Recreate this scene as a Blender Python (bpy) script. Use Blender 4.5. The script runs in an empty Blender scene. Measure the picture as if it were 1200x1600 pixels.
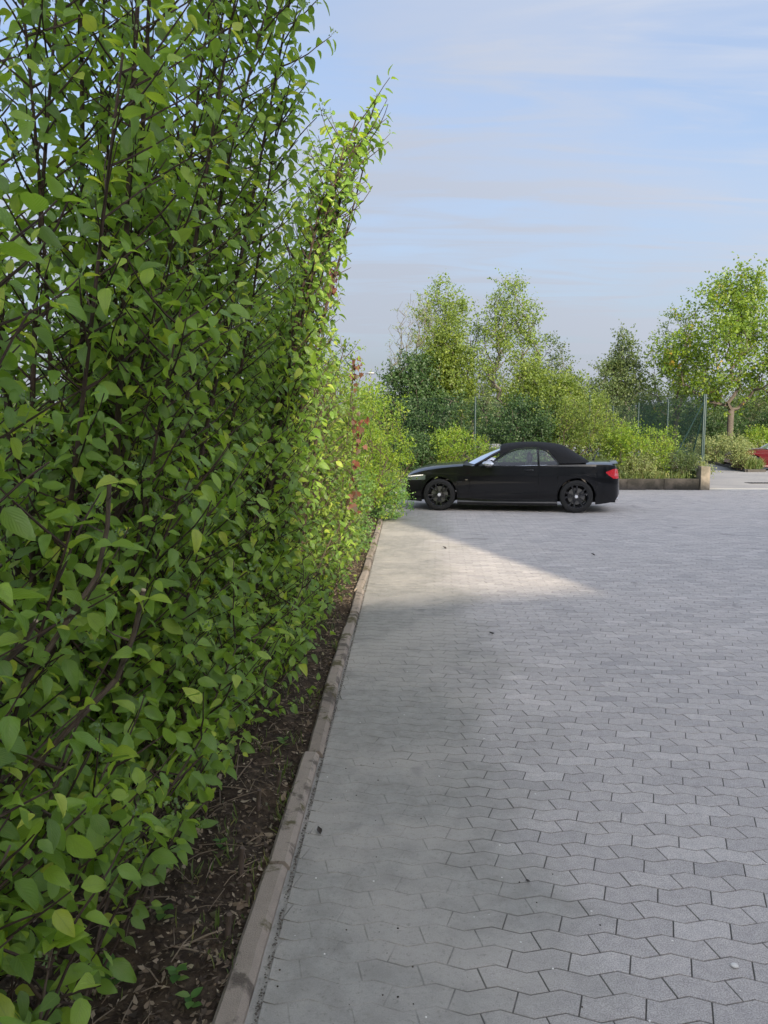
import bpy, bmesh, math, random
import numpy as np
from mathutils import Vector, Matrix, noise as mnoise
from mathutils.bvhtree import BVHTree

R = math.radians
scene = bpy.context.scene
COL = scene.collection
rng = np.random.default_rng(7)
random.seed(7)

# ------------------------------------------------------------------ camera
CAM_H = 1.62
cam_d = bpy.data.cameras.new('camera')
cam = bpy.data.objects.new('camera', cam_d)
COL.objects.link(cam)
cam.location = (0, 0, CAM_H)
cam.rotation_euler = (R(90 - 6.1), 0, R(1.67))
cam_d.sensor_fit = 'VERTICAL'
cam_d.sensor_height = 36.0
cam_d.lens = 27.0
cam_d.clip_start = 0.05
cam_d.clip_end = 3000
scene.camera = cam

# ------------------------------------------------------------------ light
SUN_EL = R(22)
SUN_AZ = Vector((0.33, -0.944, 0)).normalized()          # towards the sun: behind the camera, to the right
sun_dir = (SUN_AZ * math.cos(SUN_EL) + Vector((0, 0, math.sin(SUN_EL)))).normalized()
sl = bpy.data.lights.new('sun', 'SUN')
sl.energy = 2.15
sl.angle = R(0.9)
sl.color = (1.0, 0.87, 0.68)
so = bpy.data.objects.new('sun', sl)
COL.objects.link(so)
so.location = (8, -20, 20)
so.rotation_euler = sun_dir.to_track_quat('Z', 'Y').to_euler()

world = bpy.data.worlds.new('World')
scene.world = world
world.use_nodes = True
wn = world.node_tree
wn.nodes.clear()
def WN(t, **k):
    n = wn.nodes.new(t)
    for a, b in k.items(): setattr(n, a, b)
    return n
w_out = WN('ShaderNodeOutputWorld')
w_bg = WN('ShaderNodeBackground')
w_bg.inputs['Strength'].default_value = 0.085
w_sky = WN('ShaderNodeTexSky', sky_type='NISHITA', sun_disc=False)
w_sky.sun_elevation = SUN_EL
w_sky.sun_rotation = math.atan2(SUN_AZ.x, SUN_AZ.y)
w_sky.altitude = 300
w_sky.air_density = 1.0
w_sky.dust_density = 8.0
w_sky.ozone_density = 2.6
# thin cirrus: noise on a plane high above (direction.xy / direction.z), streaks drawn out sideways
w_tc = WN('ShaderNodeTexCoord')
w_sep = WN('ShaderNodeSeparateXYZ')
w_mx = WN('ShaderNodeMath', operation='MAXIMUM'); w_mx.inputs[1].default_value = 0.0
w_ad = WN('ShaderNodeMath', operation='ADD'); w_ad.inputs[1].default_value = 0.12
w_dx = WN('ShaderNodeMath', operation='DIVIDE')
w_dy = WN('ShaderNodeMath', operation='DIVIDE')
w_cmb = WN('ShaderNodeCombineXYZ')
wl = wn.links.new
wl(w_tc.outputs['Generated'], w_sep.inputs[0])
wl(w_sep.outputs['Z'], w_mx.inputs[0]); wl(w_mx.outputs[0], w_ad.inputs[0])
wl(w_sep.outputs['X'], w_dx.inputs[0]); wl(w_ad.outputs[0], w_dx.inputs[1])
wl(w_sep.outputs['Y'], w_dy.inputs[0]); wl(w_ad.outputs[0], w_dy.inputs[1])
wl(w_dx.outputs[0], w_cmb.inputs['X']); wl(w_dy.outputs[0], w_cmb.inputs['Y'])
def cloud_layer(scale, rot, stretch, detail, lo, hi, dist=0.6, loc=(0, 0, 0)):
    mp = WN('ShaderNodeMapping'); mp.inputs['Rotation'].default_value = (0, 0, rot)
    mp.inputs['Scale'].default_value = (scale, scale * stretch, 1); mp.inputs['Location'].default_value = loc
    nz = WN('ShaderNodeTexNoise'); nz.inputs['Scale'].default_value = 1.0; nz.inputs['Detail'].default_value = detail
    nz.inputs['Roughness'].default_value = 0.55; nz.inputs['Distortion'].default_value = dist
    mr = WN('ShaderNodeMapRange'); mr.inputs['From Min'].default_value = lo; mr.inputs['From Max'].default_value = hi
    mr.interpolation_type = 'SMOOTHSTEP'
    wl(w_cmb.outputs[0], mp.inputs[0]); wl(mp.outputs[0], nz.inputs['Vector']); wl(nz.outputs['Fac'], mr.inputs['Value'])
    return mr.outputs[0]
c1 = cloud_layer(0.42, R(-14), 2.6, 5.0, 0.36, 0.70, 0.5, (3.1, 1.7, 0))
c2 = cloud_layer(1.1, R(-20), 5.5, 7.0, 0.42, 0.78, 1.1, (0.4, 5.2, 0))
w_m1 = WN('ShaderNodeMath', operation='MULTIPLY'); w_m1.inputs[1].default_value = 0.52
w_m2 = WN('ShaderNodeMath', operation='MULTIPLY_ADD'); w_m2.inputs[1].default_value = 0.40
wl(c1, w_m1.inputs[0]); wl(c2, w_m2.inputs[0]); wl(w_m1.outputs[0], w_m2.inputs[2])
w_cl = WN('ShaderNodeMath', operation='MINIMUM'); w_cl.inputs[1].default_value = 0.9
w_b = WN('ShaderNodeMath', operation='ADD'); w_b.inputs[1].default_value = 0.22
wl(w_m2.outputs[0], w_b.inputs[0]); wl(w_b.outputs[0], w_cl.inputs[0])
# the veil thickens towards the horizon, where the line of sight runs through it longest
w_h1 = WN('ShaderNodeMapRange', interpolation_type='SMOOTHSTEP'); w_h1.inputs['From Min'].default_value = 0.0; w_h1.inputs['From Max'].default_value = 0.42
w_h1.inputs['To Min'].default_value = 0.5; w_h1.inputs['To Max'].default_value = 0.0
wl(w_mx.outputs[0], w_h1.inputs['Value'])
w_h2 = WN('ShaderNodeMath', operation='ADD'); wl(w_m2.outputs[0], w_h2.inputs[0]); wl(w_h1.outputs[0], w_h2.inputs[1]); wl(w_h2.outputs[0], w_b.inputs[0])
w_mix = WN('ShaderNodeMix', data_type='RGBA')
# ice cloud scatters forwards: the veil is brighter on the sun's side of the sky than opposite it
w_dot = WN('ShaderNodeVectorMath', operation='DOT_PRODUCT'); w_dot.inputs[1].default_value = sun_dir
wl(w_tc.outputs['Generated'], w_dot.inputs[0])
w_f1 = WN('ShaderNodeMath', operation='MULTIPLY_ADD'); w_f1.inputs[1].default_value = 0.5; w_f1.inputs[2].default_value = 0.5
wl(w_dot.outputs['Value'], w_f1.inputs[0])
w_f2 = WN('ShaderNodeMath', operation='POWER'); w_f2.inputs[1].default_value = 1.6; w_f2.use_clamp = True; wl(w_f1.outputs[0], w_f2.inputs[0])
w_f3 = WN('ShaderNodeMath', operation='MULTIPLY_ADD'); w_f3.inputs[1].default_value = 1.9; w_f3.inputs[2].default_value = 0.48; wl(w_f2.outputs[0], w_f3.inputs[0])
w_cc = WN('ShaderNodeVectorMath', operation='SCALE'); w_cc.inputs[0].default_value = (3.08, 3.30, 3.82)
wl(w_f3.outputs[0], w_cc.inputs['Scale']); wl(w_cc.outputs[0], w_mix.inputs['B'])
wl(w_cl.outputs[0], w_mix.inputs['Factor']); wl(w_sky.outputs[0], w_mix.inputs['A'])
wl(w_mix.outputs['Result'], w_bg.inputs['Color']); wl(w_bg.outputs[0], w_out.inputs[0])

scene.view_settings.view_transform = 'Standard'
scene.view_settings.look = 'None'
scene.view_settings.exposure = 1.9
scene.view_settings.gamma = 1.0
scene.view_settings.use_curve_mapping = False
scene.cycles.max_bounces = 6
scene.cycles.diffuse_bounces = 3
scene.cycles.glossy_bounces = 3
scene.cycles.transparent_max_bounces = 12
scene.cycles.use_denoising = True

# ------------------------------------------------------------------ helpers
def tag(o, label=None, cat=None, group=None, kind=None):
    if label: o['label'] = label
    if cat: o['category'] = cat
    if group: o['group'] = group
    if kind: o['kind'] = kind
    return o

def link(o, parent=None):
    COL.objects.link(o)
    if parent is not None: o.parent = parent
    return o

def empty(name, loc=(0, 0, 0), rz=0.0):
    o = bpy.data.objects.new(name, None)
    o.empty_display_size = 0.2
    COL.objects.link(o)
    o.location = loc
    o.rotation_euler = (0, 0, rz)
    return o

def np_mesh(name, V, F, mat=None, rnd=None, uv=None, smooth=False):
    """V (n,3), F (m,k) index array -> mesh"""
    me = bpy.data.meshes.new(name)
    V = np.ascontiguousarray(V, dtype=np.float32); F = np.ascontiguousarray(F, dtype=np.int32)
    m, k = F.shape
    me.vertices.add(len(V)); me.vertices.foreach_set('co', V.ravel())
    me.loops.add(m * k); me.loops.foreach_set('vertex_index', F.ravel())
    me.polygons.add(m)
    me.polygons.foreach_set('loop_start', np.arange(0, m * k, k, dtype=np.int32))
    me.polygons.foreach_set('loop_total', np.full(m, k, dtype=np.int32))
    if smooth: me.polygons.foreach_set('use_smooth', np.ones(m, dtype=bool))
    if uv is not None:
        l = me.uv_layers.new(name='UVMap')
        l.data.foreach_set('uv', np.ascontiguousarray(uv[F.ravel()], dtype=np.float32).ravel())
    if rnd is not None:
        a = me.attributes.new('rnd', 'FLOAT', 'POINT')
        a.data.foreach_set('value', np.ascontiguousarray(rnd, dtype=np.float32))
    me.update(calc_edges=True)
    me.validate()
    if mat: me.materials.append(mat)
    return me

def py_mesh(name, V, F, mat=None, smooth=False, rnd=None):
    me = bpy.data.meshes.new(name)
    me.from_pydata([tuple(v) for v in V], [], F)
    if smooth: me.polygons.foreach_set('use_smooth', [True] * len(me.polygons))
    if rnd is not None:
        a = me.attributes.new('rnd', 'FLOAT', 'POINT'); a.data.foreach_set('value', list(rnd))
    me.update()
    if mat: me.materials.append(mat)
    return me

def obj(name, me, parent=None, loc=None):
    o = bpy.data.objects.new(name, me)
    link(o, parent)
    if loc is not None: o.location = loc
    return o

class MB:
    """collects polygons into one mesh"""
    def __init__(s): s.V = []; s.F = []
    def add(s, V, F):
        n = len(s.V); s.V += [tuple(v) for v in V]; s.F += [tuple(i + n for i in f) for f in F]; return s
    def box(s, c, d, rz=0.0):
        cx, cy, cz = c; hx, hy, hz = d[0] / 2, d[1] / 2, d[2] / 2
        cs, sn = math.cos(rz), math.sin(rz)
        V = []
        for z in (-hz, hz):
            for x, y in ((-hx, -hy), (hx, -hy), (hx, hy), (-hx, hy)):
                V.append((cx + x * cs - y * sn, cy + x * sn + y * cs, cz + z))
        return s.add(V, [(3, 2, 1, 0), (4, 5, 6, 7), (0, 1, 5, 4), (1, 2, 6, 5), (2, 3, 7, 6), (3, 0, 4, 7)])
    def tube(s, pts, rads, n=6, caps=True):
        pts = [Vector(p) for p in pts]
        V = []; F = []
        up = None
        for i, p in enumerate(pts):
            t = (pts[min(i + 1, len(pts) - 1)] - pts[max(i - 1, 0)])
            t = t.normalized() if t.length > 1e-9 else Vector((0, 0, 1))
            if up is None: up = t.orthogonal().normalized()
            up = (up - t * up.dot(t)); up = up.normalized() if up.length > 1e-6 else t.orthogonal().normalized()
            b = t.cross(up)
            r = rads[i] if hasattr(rads, '__len__') else rads
            for k in range(n):
                a = 2 * math.pi * k / n
                V.append(p + (up * math.cos(a) + b * math.sin(a)) * r)
        for i in range(len(pts) - 1):
            for k in range(n):
                a, b2 = i * n + k, i * n + (k + 1) % n
                F.append((a, b2, b2 + n, a + n))
        if caps:
            F.append(tuple(range(n - 1, -1, -1))); e = (len(pts) - 1) * n
            F.append(tuple(range(e, e + n)))
        return s.add(V, F)
    def lathe(s, prof, c=(0, 0, 0), axis='Z', n=32, closed=False):
        V = []; F = []
        for r, h in prof:
            for k in range(n):
                a = 2 * math.pi * k / n
                x, y = r * math.cos(a), r * math.sin(a)
                if axis == 'Z': V.append((c[0] + x, c[1] + y, c[2] + h))
                elif axis == 'Y': V.append((c[0] + x, c[1] + h, c[2] + y))
                else: V.append((c[0] + h, c[1] + x, c[2] + y))
        m = len(prof)
        for i in range(m if closed else m - 1):
            j = (i + 1) % m
            for k in range(n):
                k2 = (k + 1) % n
                f = (i * n + k, i * n + k2, j * n + k2, j * n + k)
                F.append(f if axis != 'Y' else f[::-1])
        return s.add(V, F)
    def grid(s, P):
        """P[i][j] points"""
        n, m = len(P), len(P[0]); V = [p for row in P for p in row]; F = []
        for i in range(n - 1):
            for j in range(m - 1):
                F.append((i * m + j, i * m + j + 1, (i + 1) * m + j + 1, (i + 1) * m + j))
        return s.add(V, F)
    def mesh(s, name, mat, smooth=False): return py_mesh(name, s.V, s.F, mat, smooth)
    def build(s, name, mat, parent=None, smooth=False, loc=None):
        return obj(name, s.mesh(name, mat, smooth), parent, loc)

# ---- materials
def M(name):
    m = bpy.data.materials.new(name); m.use_nodes = True
    nt = m.node_tree; nt.nodes.clear()
    out = nt.nodes.new('ShaderNodeOutputMaterial')
    p = nt.nodes.new('ShaderNodeBsdfPrincipled')
    nt.links.new(p.outputs[0], out.inputs[0])
    def N(t, **k):
        n = nt.nodes.new(t)
        for a, b in k.items(): setattr(n, a, b)
        return n
    return m, nt, p, N, nt.links.new, out

def setp(p, **k):
    names = {'rough': 'Roughness', 'metal': 'Metallic', 'spec': 'Specular IOR Level', 'coat': 'Coat Weight', 'coatr': 'Coat Roughness'}
    for a, b in k.items():
        if a == 'col': p.inputs['Base Color'].default_value = (*b, 1)
        else: p.inputs[names[a]].default_value = b

def noise_node(N, L, scale, detail=4, rough=0.55, dist=0.0, vec=None):
    n = N('ShaderNodeTexNoise'); n.inputs['Scale'].default_value = scale; n.inputs['Detail'].default_value = detail
    n.inputs['Roughness'].default_value = rough; n.inputs['Distortion'].default_value = dist
    if vec is not None: L(vec, n.inputs['Vector'])
    return n.outputs['Fac']

def ramp(N, L, fac, stops, interp='LINEAR'):
    r = N('ShaderNodeValToRGB'); r.color_ramp.interpolation = interp
    e = r.color_ramp.elements
    while len(e) < len(stops): e.new(0.5)
    for i, (p, c) in enumerate(stops):
        e[i].position = p; e[i].color = (*c, 1) if len(c) == 3 else c
    L(fac, r.inputs['Fac']); return r.outputs['Color']

def mixc(N, L, fac, a, b, blend='MIX'):
    m = N('ShaderNodeMix', data_type='RGBA', blend_type=blend)
    for s, v in (('Factor', fac), ('A', a), ('B', b)):
        if isinstance(v, (int, float)): m.inputs[s].default_value = v
        elif isinstance(v, tuple): m.inputs[s].default_value = (*v, 1)
        else: L(v, m.inputs[s])
    return m.outputs['Result']

def maprange(N, L, v, a, b, c=0.0, d=1.0, smooth=True):
    m = N('ShaderNodeMapRange'); m.inputs['From Min'].default_value = a; m.inputs['From Max'].default_value = b
    m.inputs['To Min'].default_value = c; m.inputs['To Max'].default_value = d
    if smooth: m.interpolation_type = 'SMOOTHSTEP'
    L(v, m.inputs['Value']); return m.outputs[0]

def math2(N, L, op, a, b):
    m = N('ShaderNodeMath', operation=op)
    for i, v in enumerate((a, b)):
        if isinstance(v, (int, float)): m.inputs[i].default_value = v
        else: L(v, m.inputs[i])
    return m.outputs[0]

def bump(N, L, p, h, strength=0.3, dist=0.01):
    b = N('ShaderNodeBump'); b.inputs['Strength'].default_value = strength; b.inputs['Distance'].default_value = dist
    L(h, b.inputs['Height']); L(b.outputs[0], p.inputs['Normal'])

def position(N): return N('ShaderNodeNewGeometry').outputs['Position']

def simple(name, col, rough=0.5, metal=0.0, spec=0.5, coat=0.0, var=0.0, scale=8.0):
    m, nt, p, N, L, out = M(name)
    setp(p, col=col, rough=rough, metal=metal, spec=spec, coat=coat)
    if var > 0:
        f = noise_node(N, L, scale, 5, vec=position(N))
        L(mixc(N, L, f, tuple(c * (1 - var) for c in col), tuple(min(1, c * (1 + var)) for c in col)), p.inputs['Base Color'])
    return m

def leaf_material(name, stops, trans=0.4, rough=0.42, veins=False, spec=0.4, tgain=1.6):
    m, nt, p, N, L, out = M(name)
    a = N('ShaderNodeAttribute'); a.attribute_name = 'rnd'
    col = ramp(N, L, a.outputs['Fac'], stops)
    geo = N('ShaderNodeNewGeometry')
    if veins:
        uv = N('ShaderNodeUVMap'); sp = N('ShaderNodeSeparateXYZ'); L(uv.outputs[0], sp.inputs[0])
        au = math2(N, L, 'ABSOLUTE', sp.outputs['X'], 0.0)
        t = math2(N, L, 'SUBTRACT', sp.outputs['Y'], math2(N, L, 'MULTIPLY', au, 0.55))
        w = math2(N, L, 'SINE', math2(N, L, 'MULTIPLY', t, 46.0), 0.0)
        side = maprange(N, L, w, 0.75, 1.0)
        mid = maprange(N, L, au, 0.10, 0.02)
        v = math2(N, L, 'MAXIMUM', math2(N, L, 'MULTIPLY', side, 0.45), mid)
        col = mixc(N, L, math2(N, L, 'MULTIPLY', v, 0.35), col, (0.20, 0.30, 0.06))
        bump(N, L, p, math2(N, L, 'MULTIPLY', w, 0.5), 0.35, 0.0025)
    spots = noise_node(N, L, 35.0, 3, vec=geo.outputs['Position'])
    col = mixc(N, L, maprange(N, L, spots, 0.35, 0.75, 0, 0.35), col, mixc(N, L, 1.0, col, (0.72, 0.78, 0.6), 'MULTIPLY'))
    under = mixc(N, L, 0.35, col, (0.16, 0.22, 0.12))
    colf = mixc(N, L, geo.outputs['Backfacing'], col, under)
    L(colf, p.inputs['Base Color']); setp(p, rough=rough, spec=spec)
    tr = N('ShaderNodeBsdfTranslucent')
    L(mixc(N, L, 1.0, col, (1.25 * tgain, 1.15 * tgain, 0.55 * tgain), 'MULTIPLY'), tr.inputs['Color'])
    mx = N('ShaderNodeMixShader'); mx.inputs[0].default_value = trans
    L(p.outputs[0], mx.inputs[1]); L(tr.outputs[0], mx.inputs[2]); L(mx.outputs[0], out.inputs[0])
    return m

# ---- leaves
def leaf_template(ns, fold=0.18, droop=0.25, widest=0.42, ratio=0.31, wav=0.0, tip=1.0):
    """leaf along +y, base 0 tip 1, half width ratio; returns V, F(tri), UV"""
    ts = {5: np.array([.11, .29, .5, .7, .87]), 4: np.array([.15, .38, .62, .85]), 2: np.array([.3, .66])}.get(ns, np.linspace(0, 1, ns + 2)[1:-1])
    def w(t): 
        q = t ** (math.log(0.45) / math.log(widest))
        return ratio * float(np.interp(q, [0, .07, .18, .32, .45, .6, .76, .9, 1], [0, .38, .76, .97, 1, .87, .53, .19, 0]))
    V = [(0, 0, 0)]; UV = [(0, 0)]
    for i, t in enumerate(ts):
        z = -droop * t * t; ww = w(t)
        k = wav * math.sin(i * 2.1)
        V += [(-ww, t, z + fold * ww + k), (0, t, z - 0.02), (ww, t, z + fold * ww - k)]
        UV += [(-1, t), (0, t), (1, t)]
    V.append((0, 1 - droop * 0.25, -droop)); UV.append((0, 1))
    F = [(0, 2, 1), (0, 3, 2)]
    for i in range(ns - 1):
        a = 1 + 3 * i; b = a + 3
        for j in (0, 1):
            F += [(a + j, a + j + 1, b + j + 1), (a + j, b + j + 1, b + j)]
    e = 1 + 3 * ns; a = 1 + 3 * (ns - 1)
    F += [(a, a + 1, e), (a + 1, a + 2, e)]
    return np.array(V, float), np.array(F, int), np.array(UV, float)

def unit(a): return a / np.maximum(np.linalg.norm(a, axis=-1, keepdims=True), 1e-9)

def leaf_frames(D, Nn):
    D = unit(D); S = unit(np.cross(D, Nn)); Nn = np.cross(S, D)
    return S, D, Nn

def leaves_mesh(name, P, D, Nn, size, rnd, templates, mat, which=None, smooth=True):
    P = np.asarray(P, float); S, D, Nn = leaf_frames(np.asarray(D, float), np.asarray(Nn, float))
    size = np.asarray(size, float); rnd = np.asarray(rnd, float)
    if which is None: which = np.arange(len(P)) % len(templates)
    Vs = []; Fs = []; Rs = []; Us = []; base = 0
    for ti, (V, F, UV) in enumerate(templates):
        sel = np.nonzero(which == ti)[0]
        if not len(sel): continue
        B = np.stack([S[sel], D[sel], Nn[sel]], axis=1)
        W = np.einsum('vk,nkc->nvc', V, B) * size[sel][:, None, None] + P[sel][:, None, :]
        nv = len(V)
        Vs.append(W.reshape(-1, 3))
        Fs.append((F[None] + (np.arange(len(sel)) * nv)[:, None, None] + base).reshape(-1, 3))
        Rs.append(np.repeat(rnd[sel], nv)); Us.append(np.tile(UV, (len(sel), 1)))
        base += nv * len(sel)
    return np_mesh(name, np.concatenate(Vs), np.concatenate(Fs), mat, np.concatenate(Rs), np.concatenate(Us), smooth)

def rand_unit(n, g=None):
    g = g or rng
    v = g.normal(size=(n, 3)); return unit(v)

def sphere_px(p):
    """rough target pixel (1200x1600) of a world point, used only to decide which pieces are seen large"""
    c, s = math.cos(R(1.67)), math.sin(R(1.67))
    p = np.asarray(p, float)
    x = p[..., 0] * c + p[..., 1] * s; y = -p[..., 0] * s + p[..., 1] * c; z = p[..., 2] - CAM_H
    cp, sp = math.cos(R(6.1)), math.sin(R(6.1))
    d = y * cp - z * sp; u = y * sp + z * cp
    return np.stack([600 + 1200 * x / np.maximum(d, 1e-3), 800 - 1200 * u / np.maximum(d, 1e-3), d], axis=-1)

# ================================================================== materials of the setting
def paving_material(name, bed=False):
    m, nt, p, N, L, out = M(name)
    pos = position(N)
    sp = N('ShaderNodeSeparateXYZ'); L(pos, sp.inputs[0])
    a = N('ShaderNodeAttribute'); a.attribute_name = 'rnd'
    grain = noise_node(N, L, 230.0, 3, 0.75, vec=pos)
    mott = noise_node(N, L, 26.0, 5, 0.65, vec=pos)
    big = noise_node(N, L, 1.3, 5, 0.6, 0.3, vec=pos)
    base = ramp(N, L, a.outputs['Fac'], [(0.0, (0.405, 0.382, 0.360)), (0.5, (0.492, 0.458, 0.424)), (0.85, (0.536, 0.502, 0.466)), (1.0, (0.57, 0.53, 0.49))])
    base = mixc(N, L, maprange(N, L, mott, 0.3, 0.7), mixc(N, L, 1.0, base, (0.84, 0.84, 0.85), 'MULTIPLY'), base)
    base = mixc(N, L, maprange(N, L, grain, 0.30, 0.72), mixc(N, L, 1.0, base, (0.55, 0.55, 0.57), 'MULTIPLY'), mixc(N, L, 1.0, base, (1.30, 1.29, 1.28), 'MULTIPLY'))
    # fine grey silt washed in from the bed along the kerb; irregular outline, thins out to the right
    wob = noise_node(N, L, 1.1, 6, 0.62, 0.5, vec=pos)
    reach = math2(N, L, 'ADD', math2(N, L, 'MULTIPLY', wob, 1.9), math2(N, L, 'MULTIPLY', sp.outputs['X'], -1.0))
    silt = maprange(N, L, reach, 0.05, 0.75)
    siltc = mixc(N, L, maprange(N, L, noise_node(N, L, 9.0, 6, 0.7, vec=pos), 0.3, 0.72), (0.245, 0.236, 0.212), (0.350, 0.338, 0.306))
    siltc = mixc(N, L, maprange(N, L, big, 0.42, 0.66), siltc, (0.395, 0.370, 0.330))
    spk = noise_node(N, L, 55.0, 4, 0.75, vec=pos)
    siltc = mixc(N, L, maprange(N, L, spk, 0.52, 0.72), siltc, mixc(N, L, 1.0, siltc, (0.68, 0.68, 0.66), 'MULTIPLY'))
    siltc = mixc(N, L, maprange(N, L, grain, 0.3, 0.8), mixc(N, L, 1.0, siltc, (0.85, 0.85, 0.85), 'MULTIPLY'), siltc)
    if bed:
        dark = mixc(N, L, noise_node(N, L, 60.0, 3, vec=pos), (0.045, 0.041, 0.037), (0.12, 0.11, 0.096))
        col = mixc(N, L, maprange(N, L, math2(N, L, 'ADD', reach, math2(N, L, 'MULTIPLY', noise_node(N, L, 4.5, 3, 0.6, vec=pos), 1.3)), 1.08, 1.75), dark, siltc)
    else:
        col = mixc(N, L, math2(N, L, 'MULTIPLY', silt, 0.93), base, siltc)
        worn = maprange(N, L, noise_node(N, L, 0.55, 4, 0.6, 0.4, vec=pos), 0.40, 0.68)
        col = mixc(N, L, math2(N, L, 'MULTIPLY', worn, 0.35), col, mixc(N, L, 1.0, col, (1.20, 1.17, 1.14), 'MULTIPLY'))
        stain = maprange(N, L, noise_node(N, L, 2.3, 3, 0.5, 0.8, vec=pos), 0.64, 0.74)
        col = mixc(N, L, math2(N, L, 'MULTIPLY', stain, 0.45), col, (0.13, 0.125, 0.12))
    L(col, p.inputs['Base Color']); setp(p, rough=0.86, spec=0.35)
    bump(N, L, p, math2(N, L, 'ADD', math2(N, L, 'MULTIPLY', grain, 0.5), mott), 0.35, 0.004)
    return m

mat_paver = paving_material('concrete_paver')
mat_bed = paving_material('joint_silt', True)

def soil_material():
    m, nt, p, N, L, out = M('bed_soil')
    pos = position(N)
    n1 = noise_node(N, L, 24, 8, 0.7, 0.4, vec=pos); n2 = noise_node(N, L, 3.0, 4, vec=pos)
    c = ramp(N, L, n1, [(0.25, (0.016, 0.011, 0.008)), (0.5, (0.055, 0.040, 0.028)), (0.75, (0.13, 0.098, 0.068))])
    c = mixc(N, L, maprange(N, L, n2, 0.5, 0.7), c, mixc(N, L, 1.0, c, (1.5, 1.4, 1.25), 'MULTIPLY'))
    L(c, p.inputs['Base Color']); setp(p, rough=0.95, spec=0.2)
    bump(N, L, p, n1, 0.9, 0.03)
    return m
mat_soil = soil_material()

def ground_material():
    m, nt, p, N, L, out = M('rough_grass_ground')
    pos = position(N)
    n1 = noise_node(N, L, 1.2, 8, 0.7, vec=pos); n2 = noise_node(N, L, 30, 4, vec=pos)
    c = ramp(N, L, n1, [(0.3, (0.045, 0.07, 0.022)), (0.55, (0.075, 0.10, 0.032)), (0.75, (0.12, 0.12, 0.055))])
    c = mixc(N, L, n2, c, mixc(N, L, 1.0, c, (0.5, 0.55, 0.5), 'MULTIPLY'))
    L(c, p.inputs['Base Color']); setp(p, rough=0.95, spec=0.2); bump(N, L, p, n2, 0.8, 0.05)
    return m
mat_ground = ground_material()

def asphalt_material(name, a, b):
    m, nt, p, N, L, out = M(name)
    pos = position(N)
    n1 = noise_node(N, L, 180, 3, 0.7, vec=pos); n2 = noise_node(N, L, 0.7, 6, 0.6, vec=pos)
    c = mixc(N, L, maprange(N, L, n2, 0.3, 0.7), a, b)
    c = mixc(N, L, n1, mixc(N, L, 1.0, c, (0.7, 0.7, 0.7), 'MULTIPLY'), mixc(N, L, 1.0, c, (1.25, 1.25, 1.25), 'MULTIPLY'))
    L(c, p.inputs['Base Color']); setp(p, rough=0.9, spec=0.3); bump(N, L, p, n1, 0.4, 0.005)
    return m
mat_asphalt = asphalt_material('worn_pale_asphalt', (0.21, 0.21, 0.215), (0.27, 0.265, 0.26))
mat_plaza = asphalt_material('plain_paving', (0.37, 0.36, 0.355), (0.41, 0.40, 0.395))
mat_strip = asphalt_material('pale_concrete', (0.40, 0.38, 0.34), (0.46, 0.44, 0.40))

def kerb_material():
    m, nt, p, N, L, out = M('kerb_concrete')
    pos = position(N)
    a = N('ShaderNodeAttribute'); a.attribute_name = 'rnd'
    n1 = noise_node(N, L, 14, 7, 0.7, vec=pos); n2 = noise_node(N, L, 5.5, 5, 0.65, 0.5, vec=pos); n3 = noise_node(N, L, 240, 2, vec=pos)
    c = mixc(N, L, a.outputs['Fac'], (0.265, 0.226, 0.188), (0.335, 0.290, 0.245))
    c = mixc(N, L, n1, mixc(N, L, 1.0, c, (0.72, 0.7, 0.68), 'MULTIPLY'), mixc(N, L, 1.0, c, (1.2, 1.18, 1.15), 'MULTIPLY'))
    c = mixc(N, L, math2(N, L, 'MULTIPLY', maprange(N, L, n2, 0.53, 0.64), 0.75), c, (0.06, 0.048, 0.038))
    sp = N('ShaderNodeSeparateXYZ'); L(pos, sp.inputs[0])
    moss = maprange(N, L, math2(N, L, 'ADD', noise_node(N, L, 2.1, 5, 0.7, vec=pos), math2(N, L, 'MULTIPLY', noise_node(N, L, 30, 3, vec=pos), 0.25)), 0.66, 0.74)
    c = mixc(N, L, math2(N, L, 'MULTIPLY', moss, 0.85), c, (0.075, 0.065, 0.018))
    c = mixc(N, L, math2(N, L, 'MULTIPLY', maprange(N, L, n3, 0.3, 0.7), 0.4), c, mixc(N, L, 1.0, c, (0.7, 0.7, 0.7), 'MULTIPLY'))
    L(c, p.inputs['Base Color']); setp(p, rough=0.92, spec=0.3)
    bump(N, L, p, math2(N, L, 'ADD', n1, n3), 0.5, 0.006)
    return m
mat_kerb = kerb_material()
mat_wall_dark = None
def oldwall_material(name, a, b, dirt):
    m, nt, p, N, L, out = M(name)
    pos = position(N)
    n1 = noise_node(N, L, 7, 8, 0.7, vec=pos); n2 = noise_node(N, L, 2.2, 5, 0.6, 0.4, vec=pos)
    c = mixc(N, L, n1, a, b)
    c = mixc(N, L, math2(N, L, 'MULTIPLY', maprange(N, L, n2, 0.42, 0.62), 0.8), c, dirt)
    L(c, p.inputs['Base Color']); setp(p, rough=0.93, spec=0.25); bump(N, L, p, n1, 0.6, 0.02)
    return m
mat_lowwall = oldwall_material('dirty_shade_dark_concrete', (0.040, 0.036, 0.033), (0.075, 0.068, 0.06), (0.018, 0.018, 0.015))  # besides dirt, the base colour is darkened to carry the wall's shade
mat_pillar = oldwall_material('pillar_concrete', (0.17, 0.148, 0.115), (0.26, 0.225, 0.18), (0.11, 0.10, 0.075))

# ================================================================== ground
mb = MB(); S = 700
mb.add([(-S, -200, -0.05), (S, -200, -0.05), (S, 1200, -0.05), (-S, 1200, -0.05)], [(0, 1, 2, 3)])
tag(mb.build('ground', mat_ground), kind='structure')

KX = -0.42                      # outer (paving) face of the kerb
ROW_ANG = -0.043
YEND = 21.05
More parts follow.
